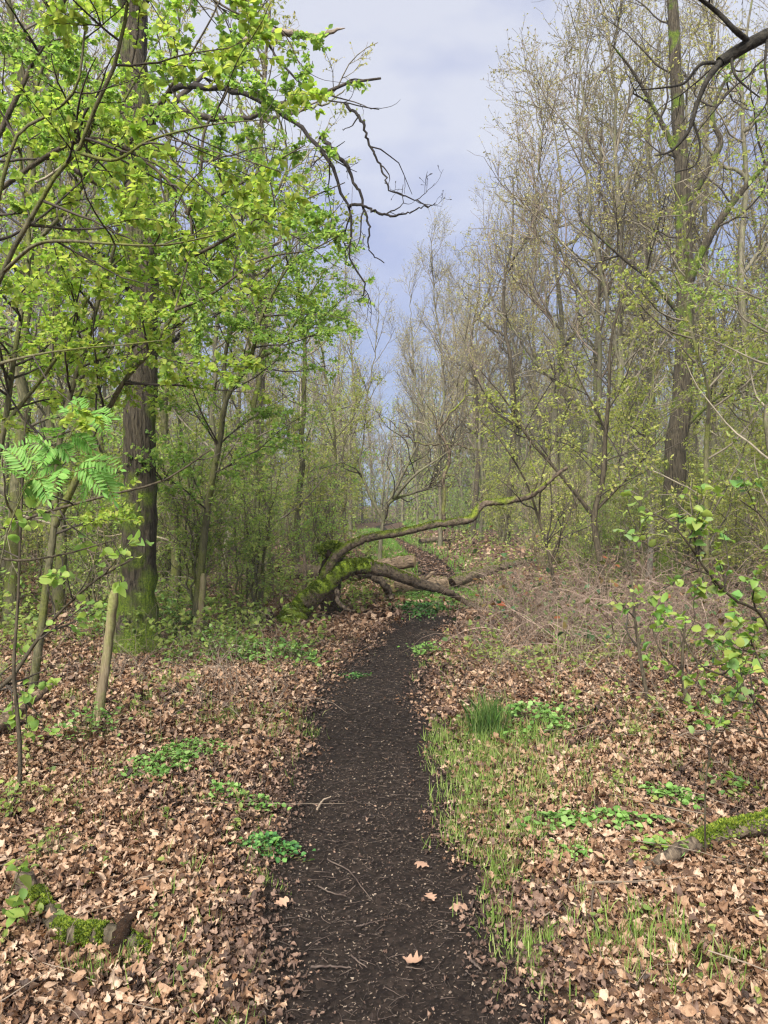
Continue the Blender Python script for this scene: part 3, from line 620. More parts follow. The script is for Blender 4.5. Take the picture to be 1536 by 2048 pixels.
mb = MB(); limb(mb, [P(715, 1146, 11.4), P(745, 1152, 11.5), P(768, 1168, 11.6), P(776, 1185, 11.7), P(782, 1196, 11.7)], [.07, .06, .06, .055, .05], 24, rng, 10, .1); mb.build('branch', M['moss_less'], root, P(730, 1150, 11.6))

# near mossy log at the east edge
rng = np.random.default_rng(34)
pts = [P(1270, 1765, 3.05), P(1310, 1735, 3.15), P(1390, 1700, 3.3), P(1460, 1668, 3.42), P(1536, 1645, 3.5), P(1640, 1600, 3.7), P(1760, 1570, 3.9)]
for k, p in enumerate(pts): p[2] = gz(p[0], p[1]) + (.0, .03, .05, .07, .08, .10, .12)[k]
root = thing('mossy_log', pts[1], 'near rotten branch with bright moss on top, half buried in leaves', 'log')
mb = MB(); lp, lr = limb(mb, pts, [.018, .03, .036, .043, .047, .05, .05], 44, rng, 16, .09, .006); mb.build('bark', M['moss_less'], root, pts[1])
mb = MB(); moss_on(mb, lp[10:], lr[10:], 9000, rng, .017, wide=.75); mb.build('moss', M['moss'], root, pts[1])

# near mossy stick with broken stubs, south west corner
pts = [P(70, 1875, 2.9), P(130, 1930, 2.65), P(200, 1935, 2.6), P(250, 1945, 2.57), P(305, 1955, 2.55)]
for k, p in enumerate(pts): p[2] = gz(p[0], p[1]) + (.03, .03, .05, .055, .02)[k]
root = thing('rotten_branch', pts[2], 'short decayed branch with a yellow-green moss pad and dark broken stub', 'branch')
mb = MB(); lp, lr = limb(mb, pts, [.03, .024, .034, .030, .014], 36, rng, 14, .14, .004)
mb.build('bark', M['bark_dark'], root, pts[2])
mb = MB(); s0 = P(250, 1938, 2.56); s0[2] = gz(s0[0], s0[1]) + .03
limb(mb, [s0 + (-.03, 0, -.02), s0 + (-.01, 0, .04), s0 + (.01, 0, .09), s0 + (.035, 0, .115)], [.030, .026, .020, .006], 14, rng, 12, .22, .004); mb.build('stub', M['rot_wood'], root, pts[2])
mb = MB(); moss_on(mb, lp[14:27], lr[14:27], 7500, rng, .013, wide=1.1); moss_on(mb, lp[:9], lr[:9] * 1.1, 1500, rng, .013, wide=1.2); moss_on(mb, lp[28:], lr[28:], 900, rng, .010, wide=1.); mb.build('moss', M['moss'], root, pts[2])
s1 = P(160, 1890, 2.75)
root = thing('broken_stub', s1, 'small pointed broken branch stub poking out of the leaves', 'branch')
mb = MB(); limb(mb, [P(124, 1836, 2.72), P(136, 1862, 2.72), P(155, 1880, 2.72), P(186, 1900, 2.7), P(200, 1915, 2.7)], [.004, .017, .02, .02, .016], 22, rng, 12, .08, .002); mb.build('branch', M['moss_less'], root, s1)
s1 = P(55, 1850, 2.95); s1[2] = gz(s1[0], s1[1])
root = thing('tree_stump', s1, 'low grey stump behind the bright green seedling leaves', 'stump')
mb = MB(); limb(mb, [s1 + (0, 0, -.05), s1 + (0, 0, .04), s1 + (-.01, 0, .09)], [.06, .04, .03], 14, rng, 16, .12, .003); mb.build('trunk', M['moss_less'], root, s1)

# branch lying at the far west edge
pts = [P(-60, 1520, 4.7), P(0, 1495, 4.9), P(50, 1470, 5.2), P(105, 1440, 5.5)]
for k, p in enumerate(pts): p[2] = gz(p[0], p[1]) + .04 + .05 * k
root = thing('fallen_branch', pts[1], 'thick weathered branch on the leaves west of the near fence post', 'branch')
mb = MB(); limb(mb, pts, [.05, .045, .04, .02], 24, rng, 12, .08); mb.build('branch', M['wood_log'], root, pts[1])

# ------------------------------------------------------------------ fence posts
rng = np.random.default_rng(35)
def post(label, bx, by, tx, ty, Y, r, mat=None):
    a, b = P(bx, by, Y), P(tx, ty, Y + .05); a[2] = gz(a[0], a[1]) - .15
    root = thing('fence_post', a, label, 'fence post', 'old wooden fence stakes')
    mb = MB(); K = 24; p = resample([a, (a + b) / 2 + (.01, 0, 0), b], K, .0015, rng); rr = np.full(K, r) * (1 + .02 * rng.standard_normal(K)); rr[-2] *= .93; rr[-1] *= .6; tubes(mb, p[None], rr[None], 16, .05, rng)
    mb.build('stake', mat or M['wood_post'], root, a); return root
post('nearest weathered fence stake, round-topped and leaning, in front of the big oak', 186, 1475, 229, 1180, 5.15, .032)
post('second fence stake, pale and split, beside the thin stem right of the oak', 392, 1300, 407, 1147, 8.4, .036)
post('thin fence stake half hidden in the shrubs before the leaning tree', 518, 1225, 524, 1122, 10.8, .032)
post('thin brown fence stake right beside the half hidden one', 541, 1190, 543, 1118, 12.2, .035)
post('mossy far stake between the shrubs and the rotten stump', 609, 1180, 609, 1108, 12.9, .03, M['moss_less'])
post('pale leaning stake standing east of the path before the far oak trunk', 1294, 1135, 1304, 1040, 13.5, .05, M['bark_pale'])

# ------------------------------------------------------------------ near saplings and leafy stems on the west side
rng = np.random.default_rng(41)
def G(px, py, Y):
    p = P(px, py, Y); p[2] = gz(p[0], p[1]) - .05; return p
LV_SAP = [dict(dens=6.0, t0=.3, ang=58, L=1.25, taper=.5, r=.011, K=9, wander=.10, trop=.03, sides=5, flat=.5),
          dict(dens=7.5, t0=.1, ang=48, L=.5, taper=.5, r=.0042, K=6, wander=.13, flat=.75, sides=4, droop=.1),
          dict(dens=8, t0=.1, ang=45, L=.2, taper=.4, r=.002, K=3, wander=.15, flat=.8, sides=3)]
LD = 3.2
def sap(label, base, stems, scale=1.0, leaf='leaf_beech', size=.05, dens=16, bark='bark_green', name='beech_sapling', lv=None, group=None, tm=T_OVAL, zmin=None, cat='sapling'):
    lv = [dict(l) for l in (lv or LV_SAP)]
    for l in lv: l['L'] *= scale
    if zmin is not None: lv[0]['zmin'] = zmin
    return build_plant(name, label, cat, base, stems, lv, [(-1, dens * LD, size, tm, {}), (-2, dens * .6 * LD, size, tm, {})], (M[bark], M['twig_dark'], M[leaf]), rng, group)

b_ = G(-175, 1800, 3.2)
sap('leaning sapling at the west edge with large yellow-green leaves overhead', b_,
    [([b_, P(-120, 1100, 3.2), P(-60, 760, 3.2), P(0, 555, 3.2), P(60, 440, 3.15), P(112, 350, 3.1), P(155, 305, 3.1), P(195, 205, 3.0), P(232, 125, 2.95), P(248, 60, 2.9), P(262, -60, 2.9), P(280, -220, 2.9)], .020, .005),
     ([P(6, 545, 3.2), P(70, 490, 3.0), P(140, 482, 2.9), P(230, 488, 2.8), P(330, 490, 2.8), P(430, 470, 2.8)], .008, .003),
     ([P(155, 305, 3.1), P(230, 320, 3.0), P(300, 280, 3.0), P(420, 250, 2.9), P(520, 240, 2.9)], .008, .002),
     ([P(-60, 760, 3.2), P(-20, 480, 3.1), P(30, 280, 3.0), P(80, 240, 3.0), P(150, 180, 2.9), P(170, 60, 2.9)], .012, .004),
     ([P(-50, 740, 3.2), P(60, 712, 3.0), P(150, 698, 2.9), P(240, 690, 2.9), P(330, 680, 2.85)], .007, .002)], .72, size=.031, dens=50, zmin=2.0)
b_ = G(62, 1400, 6.1)
sap('slim sapling with smooth olive stem forking in front of the oak', b_,
    [([b_, P(82, 1260, 6.1), P(95, 1150, 6.1), P(108, 1060, 6.1), P(113, 960, 6.1), P(120, 880, 6.0), P(138, 800, 6.0), P(152, 750, 6.), P(172, 700, 6.), P(200, 590, 5.9), P(222, 520, 5.9), P(245, 420, 5.8), P(250, 300, 5.8)], .036, .008),
     ([P(110, 1050, 6.1), P(165, 930, 6.), P(192, 850, 6.), P(215, 822, 6.0), P(240, 775, 5.9), P(270, 735, 5.9), P(300, 705, 5.8), P(340, 640, 5.8), P(375, 590, 5.7), P(440, 560, 5.7)], .032, .006),
     ([P(172, 700, 6.), P(250, 660, 6.), P(330, 640, 6.), P(420, 520, 5.9), P(470, 470, 5.9)], .012, .004)], 1.0, size=.038, leaf='leaf_beech', dens=30, zmin=1.2)
b_ = G(386, 1290, 8.5)
sap('slim sapling rising beside the second fence stake', b_,
    [([b_, P(398, 1180, 8.5), P(410, 1060, 8.5), P(424, 960, 8.5), P(440, 880, 8.5), P(449, 810, 8.4), P(470, 765, 8.4), P(500, 725, 8.3), P(520, 640, 8.2), P(560, 560, 8.1), P(600, 500, 8.)], .055, .010),
     ([P(449, 805, 8.4), P(452, 700, 8.4), P(480, 600, 8.3), P(470, 500, 8.2), P(500, 400, 8.1)], .025, .008),
     ([P(500, 725, 8.3), P(560, 690, 8.2), P(620, 590, 8.1), P(650, 540, 8.)], .016, .004)], 1.2, size=.038, leaf='leaf_fresh', dens=30, zmin=.9)
b_ = G(38, 1610, 4.0)
sap('very thin dark upright stem in the leaves at the west edge', b_,
    [([b_, P(40, 1500, 4.), P(32, 1400, 4.), P(27, 1340, 4.), P(36, 1200, 4.), P(40, 1080, 4.), P(45, 960, 4.0), P(52, 820, 4.)], .012, .003)], .5, size=.04, leaf='leaf_fresh', dens=7, bark='bark_dark', zmin=1.2)
# hornbeam: mass of fresh leaves upper middle left, hanging over
b_ = G(-260, 1500, 5.0)
sap('overhanging hornbeam with dense fresh green leaves between oak and path', b_,
    [([b_, P(-200, 900, 5.0), P(-60, 420, 5.0), P(40, 180, 5.0), P(180, -80, 4.9), P(330, -160, 4.8)], .038, .009),
     ([P(-60, 420, 5.0), P(160, 280, 4.9), P(300, 330, 4.8), P(375, 420, 4.8), P(380, 500, 4.8), P(350, 620, 4.8)], .018, .004),
     ([P(375, 430, 4.8), P(400, 350, 4.7), P(410, 260, 4.7), P(455, 180, 4.7), P(470, 90, 4.7)], .012, .004),
     ([P(370, 425, 4.8), P(460, 380, 4.7), P(540, 330, 4.6), P(610, 290, 4.6)], .010, .003),
     ([P(370, 520, 4.8), P(440, 485, 4.7), P(530, 430, 4.7), P(620, 395, 4.6), P(690, 365, 4.6)], .012, .003),
     ([P(350, 620, 4.8), P(420, 590, 4.8), P(520, 520, 4.7), P(620, 500, 4.7), P(680, 470, 4.6)], .010, .003),
     ([P(240, 310, 4.85), P(330, 190, 4.8), P(410, 60, 4.7), P(440, 0, 4.7)], .012, .004),
     ([P(180, -80, 4.9), P(330, -60, 4.8), P(460, 20, 4.7), P(560, 60, 4.7), P(600, 130, 4.7)], .012, .003)], .72, leaf='leaf_fresh', size=.031, dens=64, name='hornbeam_tree', bark='bark_dark', zmin=2.4, cat='tree')
b_ = G(-90, 1330, 6.0)
sap('young beech behind the rowan with a crooked dark stem', b_,
    [([b_, P(-60, 1100, 6.), P(0, 900, 6.), P(30, 700, 6.), P(60, 500, 6.), P(40, 300, 5.9), P(90, 120, 5.8), P(120, -60, 5.8)], .032, .008),
     ([P(10, 850, 6.), P(110, 720, 5.9), P(200, 560, 5.8), P(300, 470, 5.8)], .018, .004),
     ([P(60, 500, 6.), P(160, 380, 5.9), P(260, 180, 5.8), P(330, 60, 5.7)], .018, .004)], 1.0, size=.05, leaf='leaf_beech', dens=18, zmin=1.3)

# low arching branch across the west side carrying sparse leaves
b_ = G(-300, 1560, 4.4)
sap('low dark arching stems at the west edge with scattered leaves', b_,
    [([b_, P(-200, 1200, 4.2), P(-60, 1090, 4.0), P(60, 1035, 3.9), P(180, 1000, 3.8), P(240, 985, 3.8), P(330, 960, 3.7), P(420, 900, 3.7)], .016, .004),
     ([b_, P(-160, 1440, 4.3), P(0, 1375, 4.2), P(60, 1300, 4.2), P(110, 1235, 4.2), P(185, 1165, 4.1), P(260, 1120, 4.1)], .02, .004),
     ([P(-60, 1090, 4.0), P(20, 1120, 3.9), P(120, 1110, 3.9), P(230, 1080, 3.8)], .008, .003)], .4, size=.045, leaf='leaf_fresh', dens=9, bark='bark_dark', name='hazel_shrub', cat='shrub', tm=T_ROUND)

# rowan with feathery fronds
def frond(mb, mt, a, b, rng, n=7, ll=.06):
    a, b = np.array(a), np.array(b); mid = (a + b) / 2 + np.array([0, 0, .02]); p = resample([a, mid, b], 12)
    tubes(mt, p[None], np.linspace(.0016, .0006, 12)[None], 3)
    ax = unit(b - a); view = unit(np.array([.15 * rng.standard_normal(), -1, .6 + .5 * rng.standard_normal()])); side = unit(np.cross(ax, view)); nz_ = np.cross(side, ax)
    t = np.repeat(np.linspace(.16, .94, n), 2); i = (t * 11).astype(int); pos = p[i]; sg = np.tile([1, -1], n)[:, None]
    yd = ax * .75 + side * sg - np.array([0, 0, .15]) + .06 * rng.standard_normal((2 * n, 3))
    sz = ll * (.75 + .5 * np.sin(t * 3.1)) * (1 - .25 * t)
    place(mb, pos, yd, np.tile(nz_, (2 * n, 1)) + .1 * rng.standard_normal((2 * n, 3)), sz, leaf_tmpl([0, .25, .6, 1], [.02, .12, .10, .01], .2), .15, .2, 1., rng, .08)
    place(mb, p[-1:], ax[None], nz_[None], [ll * .8], T_SLIM)
b_ = G(-60, 1620, 3.1); root = thing('rowan_sapling', b_, 'rowan sapling with feathery bright mint-green fronds at the west edge', 'sapling')
mb, mt, ms = MB(), MB(), MB()
st = [[b_, P(-20, 1300, 3.1), P(10, 1080, 3.05), P(60, 960, 3.0), P(110, 895, 3.0)], [P(60, 960, 3.0), P(130, 945, 2.95), P(190, 935, 2.9)], [P(90, 920, 3.), P(140, 870, 3.), P(165, 835, 3.)], [P(10, 1080, 3.05), P(40, 980, 3.1), P(20, 930, 3.1)]]
for k, p in enumerate(st): q_ = resample(p, 20, .003, rng); tubes(ms, q_[None], np.linspace(.007 if k == 0 else .003, .0018, 20)[None], 6)
FR = [((110, 895), (25, 898)), ((110, 895), (140, 915)), ((120, 920), (55, 918)), ((130, 935), (105, 985)), ((150, 930), (205, 985)), ((150, 930), (232, 965)), ((160, 925), (240, 940)), ((140, 925), (200, 920)), ((165, 835), (215, 868)),
      ((165, 835), (222, 838)), ((160, 838), (128, 818)), ((140, 870), (185, 900)), ((130, 930), (70, 950)), ((60, 960), (0, 945)), ((60, 955), (10, 900)), ((120, 880), (95, 860)), ((190, 935), (228, 1000)), ((190, 935), (165, 1000)), ((70, 950), (95, 1000)), ((40, 980), (80, 985)), ((165, 835), (150, 800)), ((110, 895), (85, 925)), ((100, 900), (60, 880))]
for (a0, a1), (b0, b1) in FR:
    Y0 = 3.0 + .1 * rng.standard_normal(); frond(mb, mt, P(a0, a1, 3.0), P(b0, b1, Y0), rng, 11, .050)
ms.build('stem', M['bark_green'], root, b_); mt.build('stalks', M['bark_green'], root, b_); mb.build('crown', M['leaf_rowan'], root, b_)

# seedling with bright leaves at the lower west edge
b_ = G(10, 1860, 2.85)
build_plant('seedling', 'bright green oval leaves of a low seedling over the mossy branch', 'seedling', b_,
    [([b_, P(20, 1790, 2.8), P(45, 1730, 2.75)], .004, .002), ([b_, P(-20, 1800, 2.8), P(-40, 1740, 2.8)], .004, .002), ([b_, P(15, 1830, 2.7), P(35, 1810, 2.65)], .003, .002)],
    [dict(dens=30, t0=.3, ang=60, L=.07, r=.0015, K=3, wander=.1, sides=3)], [(-1, 18, .055, T_OVAL, dict(hang=.5))], (M['bark_green'], M['bark_green'], M['leaf_fresh']), rng, sides0=6)

# ------------------------------------------------------------------ east side near hazel with round leaves
rng = np.random.default_rng(43)
b_ = G(1600, 1700, 3.7)
LV_HZ = [dict(dens=7.5, t0=.22, ang=48, L=.42, taper=.4, r=.005, K=7, wander=.14, trop=.02, sides=4, flat=.3),
         dict(dens=7, t0=.25, ang=45, L=.13, taper=.3, r=.002, K=4, wander=.15, sides=3)]
sap('near hazel shrub with large round light green leaves at the east edge', b_,
    [([b_, P(1580, 1400, 3.6), P(1530, 1240, 3.5), P(1470, 1200, 3.4), P(1420, 1150, 3.35), P(1375, 1085, 3.3), P(1340, 1045, 3.3), P(1290, 1020, 3.3)], .014, .003),
     ([P(1420, 1150, 3.35), P(1370, 1130, 3.3), P(1310, 1100, 3.3)], .004, .002),
     ([b_, P(1560, 1480, 3.6), P(1480, 1370, 3.5), P(1400, 1330, 3.4), P(1360, 1260, 3.4)], .010, .003),
     ([b_, P(1600, 1300, 3.6), P(1560, 1120, 3.5), P(1530, 1040, 3.5), P(1480, 1000, 3.4)], .012, .003),
     ([b_, P(1620, 1450, 3.6), P(1540, 1360, 3.5), P(1500, 1280, 3.5)], .010, .003),
     ([P(1560, 1480, 3.6), P(1500, 1470, 3.5), P(1440, 1430, 3.5)], .006, .002)], 1.0, leaf='leaf_hazel', size=.037, dens=13, bark='bark_dark', name='hazel_shrub', lv=LV_HZ, tm=T_ROUND, cat='shrub')
b_ = G(1380, 1430, 5.7)
sap('small hazel bush on a short dark stem in the leaves east of the grass', b_,
    [([b_, P(1368, 1370, 5.7), P(1364, 1330, 5.65), P(1370, 1250, 5.6)], .022, .006), ([P(1368, 1360, 5.7), P(1420, 1300, 5.6), P(1460, 1250, 5.6)], .008, .003), ([P(1366, 1350, 5.7), P(1320, 1300, 5.6), P(1300, 1240, 5.6)], .008, .003)], 1.0, leaf='leaf_hazel', size=.065, dens=9, bark='bark_dark', name='hazel_shrub', lv=LV_HZ, tm=T_ROUND, cat='shrub')
b_ = G(1412, 1745, 3.25)
sap('thin whip of a sapling rising past the near mossy branch', b_,
    [([b_, P(1410, 1650, 3.25), P(1413, 1550, 3.25), P(1432, 1460, 3.2), P(1462, 1405, 3.2), P(1500, 1340, 3.2)], .0045, .0018)], .45, leaf='leaf_hazel', size=.04, dens=4, bark='bark_dark', lv=LV_HZ, tm=T_ROUND)
b_ = G(1302, 1425, 5.75)
sap('bare dark crooked stem standing in the litter before the brambles', b_, [([b_, P(1290, 1370, 5.75), P(1278, 1300, 5.8), P(1268, 1220, 5.8), P(1262, 1150, 5.9), P(1240, 1080, 6)], .016, .004)], .6, leaf='leaf_mid', size=.05, dens=3, bark='bark_dark', name='sapling')

# small trees on the east side
LV_FINE = [dict(dens=3.6, t0=.25, ang=50, L=1.5, taper=.5, r=.012, K=9, wander=.14, trop=.04, sides=4),
           dict(dens=4.5, t0=.1, ang=48, L=.6, taper=.4, r=.0055, K=6, wander=.2, trop=.02, sides=3, rmin=.002),
           dict(dens=6, t0=.1, ang=45, L=.25, taper=.3, r=.003, K=3, wander=.2, sides=3, rmin=.0015)]
b_ = G(1207, 1215, 11.6)
sap('forked small tree standing in the brambles, yellow-green leaves', b_,
    [([b_, P(1200, 1120, 11.6), P(1188, 1035, 11.6), P(1205, 960, 11.5), P(1210, 880, 11.5), P(1218, 780, 11.4), P(1222, 680, 11.3), P(1250, 580, 11.2)], .06, .012),
     ([P(1188, 1035, 11.6), P(1150, 985, 11.5), P(1100, 925, 11.4), P(1060, 880, 11.3), P(1010, 800, 11.2), P(960, 740, 11.1)], .035, .008),
     ([P(1192, 1020, 11.6), P(1250, 960, 11.4), P(1300, 900, 11.2), P(1350, 850, 11.)], .025, .006),
     ([P(1212, 860, 11.5), P(1170, 780, 11.4), P(1130, 700, 11.3)], .02, .005)], 1.1, leaf='leaf_olive', size=.055, dens=9, bark='bark_dark', name='small_tree', lv=LV_FINE, cat='tree', tm=T_DIA)
b_ = G(1120, 1195, 10.2)
sap('slender leaning shrub stem crossing the end of the arched limb', b_,
    [([b_, P(1100, 1120, 10.2), P(1078, 1040, 10.2), P(1050, 960, 10.1), P(1000, 880, 10.), P(960, 840, 10.)], .028, .006), ([P(1100, 1120, 10.2), P(1135, 1040, 10.), P(1170, 960, 10.)], .015, .005), ([P(1078, 1040, 10.2), P(1085, 950, 10.), P(1120, 860, 10.)], .015, .005)],
    .8, leaf='leaf_olive', size=.045, dens=7, bark='bark_dark', name='small_tree', lv=LV_FINE, cat='tree', tm=T_DIA)
b_ = G(762, 1180, 14.5)
sap('pale crooked small tree behind the arched limb, bare spreading twigs', b_,
    [([b_, P(760, 1110, 14.5), P(764, 1060, 14.5), P(772, 1020, 14.5), P(786, 1000, 14.4), P(830, 985, 14.3), P(862, 970, 14.2), P(890, 940, 14.1)], .052, .012),
     ([P(770, 1020, 14.5), P(790, 980, 14.5), P(820, 920, 14.5), P(850, 860, 14.4)], .04, .01), ([P(768, 1040, 14.5), P(740, 990, 14.5), P(720, 930, 14.5), P(730, 870, 14.4)], .04, .01), ([P(786, 1000, 14.4), P(830, 950, 14.), P(900, 900, 14.), P(940, 850, 14)], .03, .008)],
    1.3, leaf='leaf_bud', size=.03, dens=2, bark='bark_grey', name='small_tree', lv=[dict(LV_FINE[0], wander=.25, dens=5), dict(LV_FINE[1], wander=.25), LV_FINE[2]], cat='tree', tm=T_DIA)

# overhanging dark limb, north east corner of the view
rng = np.random.default_rng(45)
b_ = G(2300, 1300, 5.0)
build_plant('overhanging_tree', 'bare black mossy limb reaching in overhead from a tree beside the viewer', 'tree', b_,
    [([b_, P(2260, 900, 5.0), P(2220, 500, 5.0), P(2200, 0, 5.0), P(2220, -500, 5.0)], .2, .12),
     ([P(2210, 250, 5.0), P(1900, 60, 4.9), P(1700, 20, 4.8), P(1600, 50, 4.7), P(1536, 70, 4.6), P(1500, 88, 4.6), P(1465, 108, 4.6), P(1440, 125, 4.6)], .075, .034),
     ([P(1440, 125, 4.6), P(1415, 160, 4.5), P(1395, 205, 4.5), P(1378, 260, 4.5), P(1345, 300, 4.5), P(1310, 312, 4.4)], .020, .004),
     ([P(1500, 85, 4.6), P(1470, 60, 4.5), P(1435, 25, 4.5), P(1390, -10, 4.4)], .018, .010),
     ([P(1462, 112, 4.6), P(1470, 150, 4.5), P(1500, 180, 4.5), P(1520, 195, 4.5)], .010, .004),
     ([P(1440, 125, 4.6), P(1400, 130, 4.5), P(1370, 165, 4.5), P(1330, 175, 4.4), P(1270, 180, 4.4)], .012, .003),
     ([P(1385, 240, 4.5), P(1400, 290, 4.5), P(1390, 330, 4.5), P(1350, 345, 4.4)], .007, .003),
     ([P(1536, 70, 4.6), P(1530, 130, 4.5), P(1535, 200, 4.5), P(1500, 250, 4.5)], .010, .003)],
    [dict(dens=3.2, t0=.15, ang=50, L=.75, taper=.3, r=.006, K=10, wander=.2, trop=-.02, sides=5), dict(dens=4, t0=.15, ang=42, L=.4, taper=.3, r=.003, K=6, wander=.22, sides=4), dict(dens=5, t0=.2, ang=40, L=.14, r=.0018, K=4, wander=.25, sides=3)],
    [(-1, 2, .014, T_SLIM, {})], (M['bark_black'], M['twig_black'], M['leaf_bud']), rng, sides0=12, K0=40)

# twig dangling into the top of the sky
b_ = G(900, 2600, 1.4)

# ------------------------------------------------------------------ the wood: tree kinds
def tree_kind(name, H, r, seed, kind, leafmat, barkm, twigm):
    rng = np.random.default_rng(seed); base = (0, 0, 0)
    p = straight(0, 0, H, (rng.normal(0, .02), rng.normal(0, .02)), rng, .22)
    p[:, 2] -= gz(0, 0)
    stems = [(p, r, r * .12, .02, .35)]
    if kind == 'upright':       # narrow twiggy crown, bare
        nf = 2
        for k in range(nf):
            a = rng.uniform(0, 6.28); t0 = rng.uniform(.2, .45); s0 = p[0] * (1 - t0) + p[-1] * t0
            s0 = np.array([np.interp(t0 * H, p[:, 2] + .08, p[:, j]) for j in range(3)])
            e_ = s0 + np.array([math.cos(a) * 1.6, math.sin(a) * 1.6, H * (1 - t0) * .85]); m_ = s0 * .55 + e_ * .45 + np.array([math.cos(a) * .5, math.sin(a) * .5, 0])
            stems.append(([s0, m_, e_], r * .5, r * .1, .04))
        lv = [dict(dens=2.6, t0=.18, ang=38, asd=10, L=3.0, taper=.55, r=.028, K=9, wander=.10, trop=.09, sides=5, rmin=.006),
              dict(dens=3.8, t0=.12, ang=35, L=1.25, taper=.4, r=.011, K=6, wander=.13, trop=.08, sides=3, rmin=.004),
              dict(dens=6.8, t0=.1, ang=36, L=.66, taper=.3, r=.0062, K=4, wander=.16, trop=.05, sides=3, rmin=.003)]
        lf = [(-1, 8, .052, T_DIA, dict(upn=.2, hang=.1))]
    elif kind == 'spread':      # spreading oak
        for k in range(5):
            t0 = rng.uniform(.28, .75); a = rng.uniform(0, 6.28); s0 = np.array([np.interp(t0 * H, p[:, 2] + .08, p[:, j]) for j in range(3)])
            ln = rng.uniform(3, 5) * (1.2 - t0 * .6); pts_ = [s0]; d = np.array([math.cos(a), math.sin(a), .55])
            for _ in range(4): d = unit(d + rng.normal(0, .22, 3) + np.array([0, 0, .12])); pts_.append(pts_[-1] + d * ln / 4)
            stems.append((pts_, r * .36, r * .1, .03))
        lv = [dict(dens=1.7, t0=.3, ang=58, asd=12, L=2.8, taper=.4, r=.026, K=9, wander=.17, trop=.05, sides=5, rmin=.008),
              dict(dens=2.5, t0=.15, ang=50, L=1.2, taper=.4, r=.012, K=6, wander=.2, trop=.02, sides=3, rmin=.004),
              dict(dens=6, t0=.1, ang=45, L=.5, taper=.3, r=.0055, K=4, wander=.22, sides=3, rmin=.003)]
        lf = [(-1, 14.0, .06, T_DIA, dict(upn=.5))]
    elif kind == 'leafy':       # young leafy tree
        lv = [dict(dens=3.4, t0=.12, ang=55, asd=12, L=2.4, taper=.65, r=.02, K=9, wander=.12, trop=.05, sides=5, rmin=.005),
              dict(dens=3.4, t0=.15, ang=48, L=1.0, taper=.4, r=.008, K=6, wander=.16, trop=.01, sides=3, rmin=.003, flat=.4),
              dict(dens=7.5, t0=.1, ang=45, L=.4, taper=.3, r=.004, K=3, wander=.18, sides=3, rmin=.002, flat=.4)]
        lf = [(-1, 26, .066, T_DIA, dict(upn=.9)), (-2, 9, .066, T_DIA, dict(upn=.9))]
    return build_plant(name, 'tree', 'tree', base, stems, lv, lf, (M[barkm], M[twigm], M[leafmat]), rng, sides0=10, K0=24)
def shrub_kind(name, H, seed, leafmat, twigm, n=6, dens=12, size=.05, spread=.5, ld=(4.5, 5.5, 6.5)):
    rng = np.random.default_rng(seed); stems = []
    for k in range(n):
        a = rng.uniform(0, 6.28); rr = spread * rng.uniform(.3, 1); h = H * rng.uniform(.6, 1)
        b0 = np.array([.12 * math.cos(a), .12 * math.sin(a), -.05]); e_ = np.array([rr * H * .5 * math.cos(a), rr * H * .5 * math.sin(a), h])
        stems.append(([b0, b0 * .5 + e_ * .4 + rng.normal(0, .12, 3), e_], .02 * H / 3, .005, .02))
    lv = [dict(dens=ld[0], t0=.12, ang=50, L=1.0 * H / 3.2, taper=.4, r=.009, K=7, wander=.2, trop=.03, sides=4, rmin=.003),
          dict(dens=ld[1], t0=.1, ang=48, L=.45, taper=.3, r=.0045, K=5, wander=.22, sides=3, rmin=.002), dict(dens=ld[2], t0=.1, ang=45, L=.2, taper=.3, r=.0026, K=3, wander=.2, sides=3, rmin=.0015)]
    return build_plant(name, 'shrub', 'shrub', (0, 0, 0), stems, lv, [(-1, dens * 2.3, size * 1.1, T_DIA, dict(upn=.7)), (-2, dens * .8, size, T_DIA, dict(upn=.7))] if dens else [], (M['bark_green'], M[twigm], M[leafmat]), rng, sides0=6, K0=16)

KT = {
 'bareA': tree_kind('bare_tree', 14.5, .10, 101, 'upright', 'leaf_bud', 'bark_grey', 'twig_grey'),
 'bareB': tree_kind('bare_tree', 13.5, .085, 102, 'upright', 'leaf_bud', 'bark_grey', 'twig_brown'),
 'oakA': tree_kind('oak_tree', 14.5, .15, 103, 'spread', 'leaf_bronze', 'bark_dark', 'twig_grey'),
 'oakB': tree_kind('oak_tree', 13.5, .13, 104, 'spread', 'leaf_bronze', 'bark_grey', 'twig_grey'),
 'leafA': tree_kind('birch_tree', 9.5, .07, 105, 'leafy', 'leaf_mid', 'bark_grey', 'twig_grey'),
 'leafB': tree_kind('beech_tree', 11.0, .09, 106, 'leafy', 'leaf_fresh', 'bark_green', 'twig_grey'),
 'leafC': tree_kind('beech_tree', 8.0, .06, 107, 'leafy', 'leaf_olive', 'bark_green', 'twig_grey'),
}
KS = {
 'g1': shrub_kind('hawthorn_shrub', 3.4, 201, 'leaf_mid', 'twig_grey', dens=16),
 'g2': shrub_kind('hawthorn_shrub', 2.6, 202, 'leaf_fresh', 'twig_grey', n=7),
 'g3': shrub_kind('hawthorn_shrub', 3.8, 203, 'leaf_olive', 'twig_grey', n=6, dens=17),
 'b1': shrub_kind('bare_shrub', 3.2, 204, 'leaf_bud', 'twig_brown', n=8, dens=2.5, size=.03, ld=(4, 5, 6)),
 'b2': shrub_kind('bare_shrub', 2.4, 205, 'leaf_olive', 'cane', n=9, dens=2.5, size=.04, ld=(4, 5, 5)),
}
used = set()
SPOTS = []
